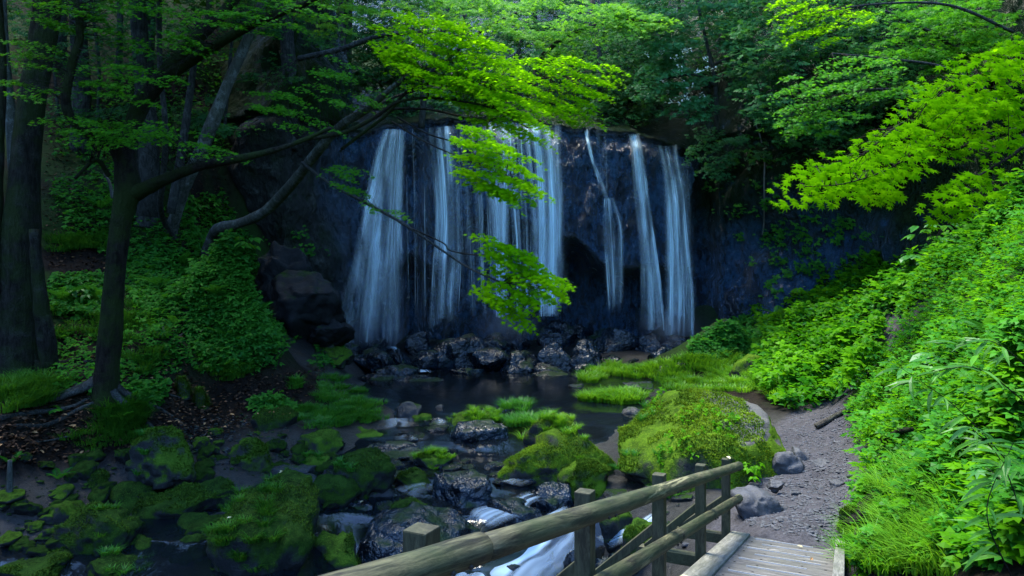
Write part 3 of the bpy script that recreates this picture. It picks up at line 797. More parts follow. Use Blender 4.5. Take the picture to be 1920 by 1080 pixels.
# ------------------------------------------------------------------ falls: each one a sheaf of threads that follows the rock, then drops free
def veil(label, left, right, n, op=(.15, .5), w=(.03, .16), seed=0, fade_top=.25, fade_bot=.4, name='waterfall', group=None, spread=0.0, bands=3.0, Y0=29.5):
    rg = gen(seed); acc = Acc()
    left = np.array(left, float); right = np.array(right, float)
    zt = CZ - (min(left[0, 1], right[0, 1]) - 540) / F * Y0; zb = CZ - (max(left[-1, 1], right[-1, 1]) - 540) / F * Y0
    n = int(n * 1.7)
    for i in range(n):
        s = (i + rg.random()) / n
        s = .5 + (s - .5) * 1.08 + rg.normal(0, .05); ef = .25 + .75 * np.clip((.56 - abs(s - .5)) / .16, 0, 1)
        z0 = zt - rg.random() * .06 * fade_top; z1 = zb + (rg.random() ** 2) * (zt - zb) * .12
        if rg.random() < .3: z1 += rg.random() * (zt - zb) * .35
        zz = np.arange(z0, z1, -.11); 
        if len(zz) < 4: continue
        vv = 540 + (CZ - zz) / Y0 * F
        sm = lambda e: np.convolve(np.pad(e, 9, 'edge'), np.hanning(21)[1:-1] / np.hanning(21).sum(), 'valid')
        ul = sm(np.interp(vv, left[:, 1], left[:, 0])); ur = sm(np.interp(vv, right[:, 1], right[:, 0]))
        x = (ul + (ur - ul) * s - 960) / F * Y0
        x = x + .025 * vnoise(np.stack([zz * .6, zz * 0 + i * 3.1, zz * 0], 1), seed) + spread * vnoise(np.stack([zz * .25, zz * 0 + i * .7, zz * 0], 1), seed + 3)
        y = []; run = 99
        for a, b in zip(x, zz):
            run = min(run, cliff_y(a, b) - .05 - .02 * (i % 4)); y.append(run)
        y = np.array(y)
        k = 3; ys = np.convolve(np.pad(y, k, 'edge'), np.ones(2 * k + 1) / (2 * k + 1), 'valid'); y = np.minimum(y, ys)
        t = np.linspace(0, 1, len(zz))
        band = .12 + .88 * (.5 + .5 * np.sin(s * 6.28 * bands + seed)) ** 1.5 * (.6 + .4 * vnoise(np.array([[s * 9, seed, 0]]), 5)[0]) * 1.5
        o = (op[0] * .6 + (op[1] * 1.35 - op[0]) * rg.random() ** 3.2) * band * ef * 5.2
        al = o * (.7 + .3 * vnoise(np.stack([zz * .45, zz * 0 + i * 5.3, zz * 0], 1), seed + 9)) * np.clip(.5 + 1.3 * fbm(np.stack([x * 3.4, zz * .32, x * 0], 1), 3, seed + 31), .08, 1.5) * np.clip(t / .03 + .45, 0, 1) * np.clip((1 - t) / .25 + (1 - fade_bot), 0, 1)
        wd = .7 * (w[0] + (w[1] - w[0]) * rg.random() ** 2.5) * (1 + .5 * t)
        if rg.random() < .2: wd = wd * 3.0 + .02; al = np.minimum(al * .4 + o * .05, .3)      # soft film between the threads
        V = np.stack([np.stack([x - wd, y + .03, zz], 1), np.stack([x, y - .02, zz], 1), np.stack([x + wd, y + .03, zz], 1)], 1).reshape(-1, 3)
        A = np.stack([al * 0, al, al * 0], 1).ravel()
        m = np.arange(len(zz) - 1)[:, None] * 3
        f = np.concatenate([np.concatenate([m, m + 1, m + 4, m + 3], 1), np.concatenate([m + 1, m + 2, m + 5, m + 4], 1)])
        acc.add(V, f, alpha=A)
    return obj(name, acc, M['veil'], label=label, cat='waterfall', group=group)

veil('wide misty veil of water at the far left end of the cliff', [(722, 236), (702, 300), (690, 380), (678, 450), (664, 520), (654, 600), (650, 650)], [(750, 236), (746, 300), (742, 400), (742, 480), (744, 560), (738, 648)], 170, (.05, .24), (.03, .16), 1, bands=2.2, spread=.12)
veil('bright core threads inside the wide left veil', [(738, 237), (732, 300), (726, 400), (722, 500), (716, 648)], [(748, 236), (744, 300), (740, 400), (738, 500), (734, 648)], 30, (.1, .5), (.015, .06), 21, bands=1.6)
veil('thin bright thread on the outer edge of the wide left veil', [(712, 240), (700, 310), (690, 400), (676, 480), (664, 648)], [(722, 238), (710, 310), (702, 400), (692, 480), (684, 648)], 22, (.06, .36), (.012, .05), 22, bands=1.3)
veil('tapering fall just right of the wide left veil', [(800, 226), (808, 300), (816, 400), (812, 480), (806, 620)], [(846, 226), (852, 300), (856, 400), (858, 480), (850, 620)], 70, (.08, .5), (.02, .11), 2, bands=2.6, fade_bot=.75)
veil('thin faint threads over the middle of the cliff behind the maple spray', [(848, 223), (855, 340), (862, 600)], [(900, 223), (925, 340), (935, 600)], 60, (.05, .3), (.012, .05), 3, fade_bot=.75)
veil('bright sheet of water behind the middle maple spray', [(898, 223), (905, 330), (926, 400), (930, 600)], [(948, 224), (950, 330), (946, 400), (944, 600)], 70, (.14, .85), (.02, .10), 4, bands=1.7)
veil('narrow white fall between the maple spray and the broad right sheet', [(950, 226), (955, 330), (962, 440), (965, 590)], [(992, 230), (1000, 330), (1008, 440), (1005, 590)], 64, (.08, .55), (.015, .07), 5, bands=2.7, fade_bot=.75)
veil('broad brightest fall right of the centre, split into strands', [(996, 230), (1006, 300), (1010, 400), (1012, 590)], [(1046, 236), (1048, 300), (1052, 400), (1050, 595)], 120, (.16, .9), (.02, .11), 6, bands=2.1)
veil('single crooked trickle running slantwise down the bare dark rock', [(1098, 240), (1104, 290), (1132, 366), (1136, 376)], [(1102, 240), (1109, 290), (1139, 366), (1143, 376)], 9, (.5, .85), (.02, .05), 7, fade_bot=.1, bands=.3)
veil('small fan of drops below the ledge where the crooked trickle lands', [(1134, 371), (1128, 420), (1134, 500), (1140, 590)], [(1146, 371), (1166, 420), (1166, 500), (1164, 590)], 50, (.14, .55), (.012, .05), 8, fade_bot=.8, bands=2)
veil('short faint dribble at the top of the bare rock', [(1120, 240), (1122, 380)], [(1138, 240), (1140, 380)], 10, (.04, .2), (.012, .04), 9, fade_bot=.75)
veil('tall slender fall leaning right, with one bright edge', [(1184, 246), (1187, 320), (1194, 400), (1202, 480), (1204, 620)], [(1200, 248), (1212, 330), (1224, 420), (1236, 520), (1246, 622)], 76, (.08, .42), (.015, .08), 10, bands=1.3)
veil('bright white thread on the right edge of the slender fall', [(1190, 247), (1206, 340), (1218, 430), (1230, 520), (1238, 620)], [(1196, 247), (1212, 340), (1224, 430), (1238, 520), (1248, 620)], 14, (.45, .85), (.03, .08), 11, fade_bot=.4, bands=.5)
veil('wide pale veil at the right end of the cliff', [(1240, 266), (1250, 350), (1254, 450), (1252, 540), (1250, 630)], [(1274, 280), (1284, 350), (1292, 450), (1304, 540), (1304, 634)], 110, (.08, .45), (.02, .10), 12, bands=2.4)
veil('faint last threads beside the mossy wall', [(1280, 300), (1288, 400), (1292, 610)], [(1298, 310), (1306, 400), (1312, 610)], 20, (.04, .2), (.012, .05), 13, fade_bot=.75)

def cascade(label, st, seed, op=.8, name='cascade', na=44, nl=46, ragged=.5, cat='cascade', lift=.03, group=None):
    """white water sliding over rock: a bumpy sheet between two banks"""
    L = []; R = []
    for (ul, vl, ur, vr, z) in st:
        L.append(PZ(ul, vl, z)); R.append(PZ(ur, vr, z))
    L = catmull(np.array(L), nl); R = catmull(np.array(R), nl)
    s = np.linspace(0, 1, na)[None, :, None]
    V = L[:, None] * (1 - s) + R[:, None] * s
    tt = np.broadcast_to(np.linspace(0, 1, nl)[:, None], (nl, na)); sx = np.broadcast_to(np.linspace(0, 1, na)[None], (nl, na))
    wx_ = sx + .16 * fbm(np.stack([sx * 3, tt * 2.6, 0 * tt], -1), 3, seed + 8); q = np.stack([wx_ * 5, tt * 1.5, 0 * tt + seed], -1)
    n1 = fbm(q, 3, seed); n2 = vnoise(np.stack([wx_ * 13, tt * 1.4, 0 * tt], -1), seed + 4)
    V = V + np.array([0, 0, 1]) * (lift + .02 * n1 + .02 * np.sin(np.pi * sx))[..., None]
    n3 = vnoise(np.stack([sx * 24, tt * 1.1, 0 * tt], -1), seed + 6)
    al = op * np.clip(.60 + .75 * n1 + .45 * n2 + .1 * n3, 0.06, 1) * np.clip(np.sin(np.pi * sx), 0, 1) ** 1.3 * np.clip(np.minimum(tt, 1 - tt) / .12, 0, 1)
    i, j = np.meshgrid(np.arange(nl - 1), np.arange(na - 1), indexing='ij'); a = (i * na + j).ravel()
    acc = Acc(); acc.add(V.reshape(-1, 3), np.stack([a, a + 1, a + na + 1, a + na], -1), alpha=al.ravel())
    return obj(name, acc, M['foam'], label=label, cat=cat, group=group)

cascade('curling white chute dropping between black rocks above the rail', [(1000, 922, 1020, 940, -.50), (972, 930, 998, 948, -.55), (930, 946, 985, 966, -.60), (884, 958, 935, 990, -.66), (874, 986, 908, 1004, -.95), (868, 1015, 912, 1024, -1.3)], 31, .7)
cascade('smooth churning foam behind the wooden rail', [(862, 1002, 940, 996, -1.26), (838, 1024, 1000, 1008, -1.32), (812, 1052, 1015, 1038, -1.37), (785, 1085, 1025, 1072, -1.42), (750, 1130, 1025, 1120, -1.5)], 32, .85, na=56, lift=.04)
cascade('thick white rapid behind the second railing post', [(1050, 953, 1096, 966, -.70), (1004, 974, 1100, 998, -.86), (968, 1000, 1096, 1030, -1.03), (930, 1026, 1080, 1060, -1.22), (880, 1048, 1056, 1085, -1.36), (820, 1085, 1030, 1130, -1.5)], 33, .95, na=56, lift=.05)
cascade('narrow rill running between mossy stones beside the bridge', [(1222, 965, 1240, 972, -.5), (1190, 984, 1216, 994, -.62), (1150, 1000, 1180, 1016, -.8), (1112, 1010, 1145, 1034, -1.0)], 34, .6)
cascade('short white lip at the outlet of the pool', [(716, 788, 776, 784, -.02), (716, 797, 778, 794, -.12), (712, 806, 772, 803, -.2)], 35, 0.30, lift=.02)
cascade('thin white sill beside the grassy rock at the pool outlet', [(816, 789, 838, 787, -.02), (815, 797, 838, 796, -.1), (812, 803, 834, 803, -.2)], 36, 0.28, lift=.02)
cascade('pale ripple below the low wet slab', [(735, 818, 800, 816, -.2), (735, 824, 806, 822, -.22), (740, 828, 800, 828, -.24)], 37, 0.17, lift=.02)
cascade('faint streak of white beside the long mossy boulder', [(985, 890, 1012, 894, -.42), (960, 896, 1000, 906, -.46), (930, 905, 975, 916, -.5)], 38, 0.28, lift=.02)
cascade('blurred white swirl between the dark mid stream rocks', [(790, 905, 815, 915, -.48), (755, 910, 800, 928, -.52), (735, 918, 780, 940, -.56)], 39, 0.21, lift=.02)
cascade('small spout falling off the large flat slab', [(596, 985, 622, 990, -.66), (600, 998, 622, 1002, -.85), (602, 1010, 620, 1014, -1.05)], 40, .7)
cascade('white trickle pooling under the large flat slab', [(555, 1040, 590, 1036, -1.05), (556, 1050, 592, 1046, -1.1), (556, 1058, 588, 1056, -1.15)], 41, .55, lift=.02)
cascade('slanting white trickle left of the first railing post', [(664, 1026, 682, 1026, -1.0), (654, 1044, 678, 1044, -1.15), (640, 1064, 668, 1064, -1.3)], 42, .6)
cascade('white spill between rocks under the left veil', [(726, 652, 742, 652, .75), (738, 660, 752, 660, .6), (732, 668, 748, 672, .4), (728, 674, 744, 678, .28)], 43, .7, lift=.06)
cascade('bright little run out onto the pool below the left rocks', [(772, 690, 784, 690, .14), (776, 696, 806, 695, .06), (776, 701, 812, 700, .03)], 44, .7, lift=.03)
cascade('white splash round the dark rock at the foot of the right falls', [(1232, 630, 1300, 628, .9), (1226, 640, 1312, 640, .75), (1240, 650, 1316, 654, .55)], 45, .75, lift=.12)
cascade('glow of spray on the stones at the foot of the middle falls', [(925, 612, 965, 610, 1.2), (925, 624, 970, 622, 1.05), (920, 634, 960, 636, .9)], 46, .5, lift=.12)

veil('hair thin threads spread over the rock between the left falls', [(752, 232), (756, 330), (760, 600)], [(800, 226), (806, 330), (806, 600)], 36, (.03, .22), (.010, .03), 14, fade_bot=.75)
veil('fine drips hanging from the overhang in the middle of the cliff', [(862, 418), (862, 480), (864, 590)], [(1050, 432), (1050, 480), (1048, 590)], 80, (.05, .3), (.008, .03), 15, fade_bot=.75, bands=7)
def mist(label, p, r, dens):
    V, f = ico_s(3); a = Acc(); a.add(V * np.array(r) + np.array(p), f)
    return obj('mist', a, M['mist'], base=p, label=label, kind='stuff')
def ico_s(k):
    bm = bmesh.new(); bmesh.ops.create_icosphere(bm, subdivisions=k, radius=1); bm.verts.index_update()
    r = (np.array([v.co[:] for v in bm.verts]), np.array([[v.index for v in g.verts] for g in bm.faces])); bm.free(); return r
km = N('spray in the air'); pv = km.n.new('ShaderNodeVolumePrincipled'); pv.inputs['Color'].default_value = (.75, .88, 1, 1);  pv.inputs['Anisotropy'].default_value = .2
tcn = km.n.new('ShaderNodeTexCoord'); mp = km.n.new('ShaderNodeMapping'); mp.inputs['Location'].default_value = (-1, -1, -1); mp.inputs['Scale'].default_value = (2, 2, 2)
gr_ = km.n.new('ShaderNodeTexGradient'); gr_.gradient_type = 'SPHERICAL'; km.l.new(tcn.outputs['Generated'], mp.inputs[0]); km.l.new(mp.outputs[0], gr_.inputs[0])
km.l.new(km.math('MULTIPLY', km.math('POWER', gr_.outputs['Fac'], 1.6), .42), pv.inputs['Density'])
km.l.new(pv.outputs[0], km.out.inputs['Volume']); M['mist'] = km.m
mist('spray drifting at the foot of the wide left veil', P(700, 622, 29.0), (1.7, .9, 1.1), .3)
mist('spray drifting at the foot of the middle falls', P(955, 610, 29.2), (1.9, .9, 1.1), .3)
mist('spray drifting at the foot of the right falls', P(1258, 616, 29.2), (1.7, .9, 1.1), .3)
# ------------------------------------------------------------------ rocks
_ico = {}
def ico(sub):
    if sub not in _ico:
        bm = bmesh.new(); bmesh.ops.create_icosphere(bm, subdivisions=sub, radius=1)
        bm.verts.index_update()
        _ico[sub] = (np.array([v.co[:] for v in bm.verts]), np.array([[v.index for v in f.verts] for f in bm.faces])); bm.free()
    V, f = _ico[sub]; return V.copy(), f

def rock_shape(seed, hx, hy, hz, sub=4, cuts=9, rough=.10, flat=False, rot=0.0, tilt=0.0, pitch=0.0, slope=0.0, fac=.16):
    rg = gen(seed); V, f = ico(sub)
    for c in range(cuts):
        n = rg.normal(0, 1, 3); n[2] *= .7; n /= np.linalg.norm(n); d = .52 + .3 * rg.random()
        k = np.maximum(V @ n - d, 0); V = V - k[:, None] * n * .92
    if flat:
        k = np.maximum(V[:, 2] - .45, 0); V[:, 2] -= k * .7
    V = V - (V.max(0) + V.min(0)) / 2; V = V / ((V.max(0) - V.min(0)) / 2)
    V = V * np.array([hx, hy, hz]); s = (hx * hy * hz) ** (1 / 3)
    n = V / (np.linalg.norm(V, axis=1)[:, None] + 1e-9)
    V = V + n * (s * rough * (fbm(V / s * 1.3, 4, seed) + .5 * fbm(V / s * 4.2, 3, seed + 7)))[:, None]
    if sub >= 4: V = V + n * (.03 * fbm(V * 7, 4, seed + 3, .6))[:, None]
    if sub >= 4:
        th_ = np.arctan2(V[:, 1], V[:, 0] + 1e-9); V = V + n * (s * facets(np.stack([V[:, 0] + V[:, 1] * .6, V[:, 2] * 1.3 + V[:, 1] * .5], 1) / s * 1.5 + seed, seed, fac, fac * .3))[:, None]
    if slope: V[:, 2] = np.where(V[:, 2] > 0, V[:, 2] * (1 - slope * np.clip(-V[:, 0] / hx - .15, 0, 1)), V[:, 2])
    if pitch: V[:, 2] += V[:, 1] * pitch
    if tilt:
        c, sn = math.cos(tilt), math.sin(tilt); V = V @ np.array([[c, 0, -sn], [0, 1, 0], [sn, 0, c]])
    c, sn = math.cos(rot), math.sin(rot)
    V = V @ np.array([[c, sn, 0], [-sn, c, 0], [0, 0, 1]])
    return V, f

ROCKS = {}
def rock(key, box_, z, mat, label, seed=None, asp=.75, cuts=9, rough=.14, flat=False, rot=0.0, tilt=0.0, sub=None, pitch=None, name='rock', group=None, moss=0, mossmat='moss_mid', mlen=.05, sink=.8, cat=None, slope=0.0, fac=.16):
    """a boulder that fills this outline in the photograph and stands on height z"""
    u0, v0, u1, v1 = box_
    Yf = (CZ - z) * F / (v1 - 540); w = (u1 - u0) / F * Yf; d = w * asp; Yc = Yf + d * .42
    w = (u1 - u0) / F * Yc
    top = CZ - (v0 - 540) / F * Yc; h = max(top - z, .10)
    X = ((u0 + u1) / 2 - 960) / F * Yc
    hz = h * (1 + sink) / 2
    if seed is None: seed = int(u0 * 7 + v0 * 13) % 9973
    if sub is None: sub = 5 if (u1 - u0) > 110 else 4 if (u1 - u0) > 26 else 3
    if pitch is None: pitch = .22 if flat else .1
    V, f = rock_shape(seed, w / 2, d / 2, hz, sub, cuts, rough, flat, rot, tilt, pitch, slope, fac)
    V[:, 2] -= V[:, 2].max() - hz
    V = V + np.array([X, Yc, z + h - hz])
    acc = Acc(); acc.add(V, f)
    o = obj(name, acc, M[mat], base=(X, Yc, z), label=label, cat=cat or ('boulder' if w > 1.3 else 'rock'), group=group)
    ROCKS[key] = (V, f, o)
    if moss: moss_on(o, V, f, moss, mossmat, mlen, seed)
    return o

def surf_sample(V, f, n, rg, minz=.25, thr=None, seed=0, sc=2.5):
    a, b, c = V[f[:, 0]], V[f[:, 1]], V[f[:, 2]]
    nn = np.cross(b - a, c - a); ar = np.linalg.norm(nn, axis=1) / 2; nn = nn / (2 * ar[:, None] + 1e-12)
    w = ar * (nn[:, 2] > minz)
    if thr is not None:
        w = w * (fbm((a + b + c) / 3 * sc, 3, seed) > thr)
    if w.sum() <= 0: return np.zeros((0, 3)), np.zeros((0, 3))
    i = rg.choice(len(f), n, p=w / w.sum()); r1 = np.sqrt(rg.random(n)); r2 = rg.random(n)
    p = a[i] * (1 - r1)[:, None] + b[i] * (r1 * (1 - r2))[:, None] + c[i] * (r1 * r2)[:, None]
    return p, nn[i]

def moss_on(o, V, f, n, mat, L, seed, thr=-.05, minz=.15):
    rg = gen(seed + 1); p, nn = surf_sample(V, f, n, rg, minz, thr, seed, 1.6)
    if len(p) == 0: return
    acc = Acc()
    blades(acc, p - nn * .005, L * (.4 + 1.1 * rg.random(len(p))), .5 + .5 * rg.random(len(p)), rg.random(len(p)) * 6.28, np.full(len(p), L * .16), rg, seg=2, rnd=np.clip(.45 + .9 * fbm(p * 2.3, 4, seed + 2) + rg.normal(0, .2, len(p)), 0, 1))
    obj('moss', acc, M[mat], parent=o, smooth=False)

# --- rocks at the foot of the falls
BASE = [
    ((628, 640, 672, 688), .15, 'rock_wet', 'dark wet rock at the left end of the row under the falls'),
    ((668, 650, 737, 700), .05, 'rock_wet', 'broad black boulder in front of the wide left veil'),
    ((685, 634, 728, 662), .55, 'rock_wet', 'rounded rock under the wide left veil, wrapped in white water'),
    ((640, 668, 672, 700), .05, 'rock_wet', 'low wet rock below the left end of the row'),
    ((700, 680, 780, 710), -.02, 'rock_wet', 'low flat dark slab at the pool edge under the left veil'),
    ((738, 652, 770, 684), .2, 'rock_wet', 'small wet rock right of the white spill'),
    ((766, 619, 806, 662), .5, 'rock_wet', 'upright square block standing behind the row, left of centre'),
    ((772, 655, 820, 694), .08, 'rock_wet', 'wedge of wet rock below the upright square block'),
    ((800, 640, 850, 694), .05, 'rock_wet', 'slanting black rock against the largest boulder of the row'),
    ((824, 622, 908, 690), .05, 'rock_wet', 'largest pointed black boulder under the falls, left of centre'),
    ((893, 622, 953, 660), .6, 'rock_wet', 'smooth rounded rock struck by the thin middle fall'),
    ((905, 592, 958, 618), 1.1, 'rock_wet', 'flat topped block at the back under the thin middle fall'),
    ((884, 650, 952, 694), .05, 'rock_wet', 'glittering wet rock below the smooth rounded one'),
    ((950, 606, 992, 668), .35, 'rock_wet', 'tall egg shaped rock in the spray of the middle falls'),
    ((984, 610, 1016, 652), .5, 'rock_wet', 'pale misted rock beside the tall egg shaped one'),
    ((944, 655, 1004, 698), .02, 'rock_wet', 'low dark rock at the water line before the egg shaped one'),
    ((1012, 597, 1076, 655), .55, 'rock_wet', 'square rock with moss spots right of the middle falls'),
    ((1006, 638, 1068, 692), .05, 'rock_wet', 'mossy cornered rock under the square rock'),
    ((1068, 632, 1128, 694), .03, 'rock_wet', 'round grey rock catching blue light in the middle of the row'),
    ((1060, 606, 1112, 648), .6, 'rock_wet', 'rock behind the round grey one'),
    ((1102, 610, 1192, 674), .25, 'rock_wet', 'huge glossy black boulder right of the row centre'),
    ((1185, 620, 1242, 672), .3, 'rock_wet', 'boulder between the glossy one and the right falls'),
    ((1240, 626, 1298, 664), .5, 'rock_wet', 'smooth black rock in the splash of the right falls'),
    ((1212, 648, 1256, 694), .1, 'rock_wet', 'angular rock behind the far grass at the right of the row'),
    ((1256, 648, 1306, 692), .15, 'rock_wet', 'square rock below the splash of the right falls'),
    ((1130, 664, 1196, 690), .05, 'rock_wet', 'low glistening slab at the foot of the glossy boulder'),
    ((1000, 680, 1050, 702), -.02, 'rock_wet', 'small ledge at the water line right of centre'),
    ((996, 694, 1066, 706), -.03, 'rock_wet', 'thin flat slab lying in the pool before the row'),
    ((850, 688, 900, 703), -.03, 'rock_wet', 'little wet stone at the pool edge under the pointed boulder'),
    ((1302, 622, 1338, 668), .5, 'rock_wet', 'dark rock at the right end of the row'),
]
for k, (b, z, m, l) in enumerate(BASE):
    e = (b[2] - b[0]) * .10; b = (b[0] - e, b[1] + .03 * (b[3] - b[1]), b[2] + e, b[3])
    rock('base%d' % k, b, z, m, l, asp=.9, cuts=16, rough=.13, pitch=0, sink=.5)
SCREE = [
    ((1384, 596, 1424, 622), 1.2, 'pale flat slab on top of the scree by the right wall'),
    ((1380, 614, 1418, 642), 1.0, 'bluish tilted stone in the scree by the right wall'),
    ((1410, 618, 1436, 636), 1.2, 'brown stone at the right of the scree'),
    ((1350, 640, 1374, 656), .8, 'small dark stone low in the scree'), ((1340, 612, 1366, 632), 1.0, 'dark stone at the left of the scree'),
    ((1368, 622, 1388, 644), .9, 'narrow stone wedged in the scree'), ((1322, 640, 1352, 662), .7, 'blocky stone between the right falls and the scree'),
    ((1326, 600, 1352, 620), 1.1, 'small rock at the foot of the right wall'), ((1400, 580, 1440, 600), 1.5, 'stone half hidden under the bush by the right wall'),
]
for k, (b, z, l) in enumerate(SCREE):
    rock('scree%d' % k, b, z, 'rock_bare', l, cuts=12, asp=.8)

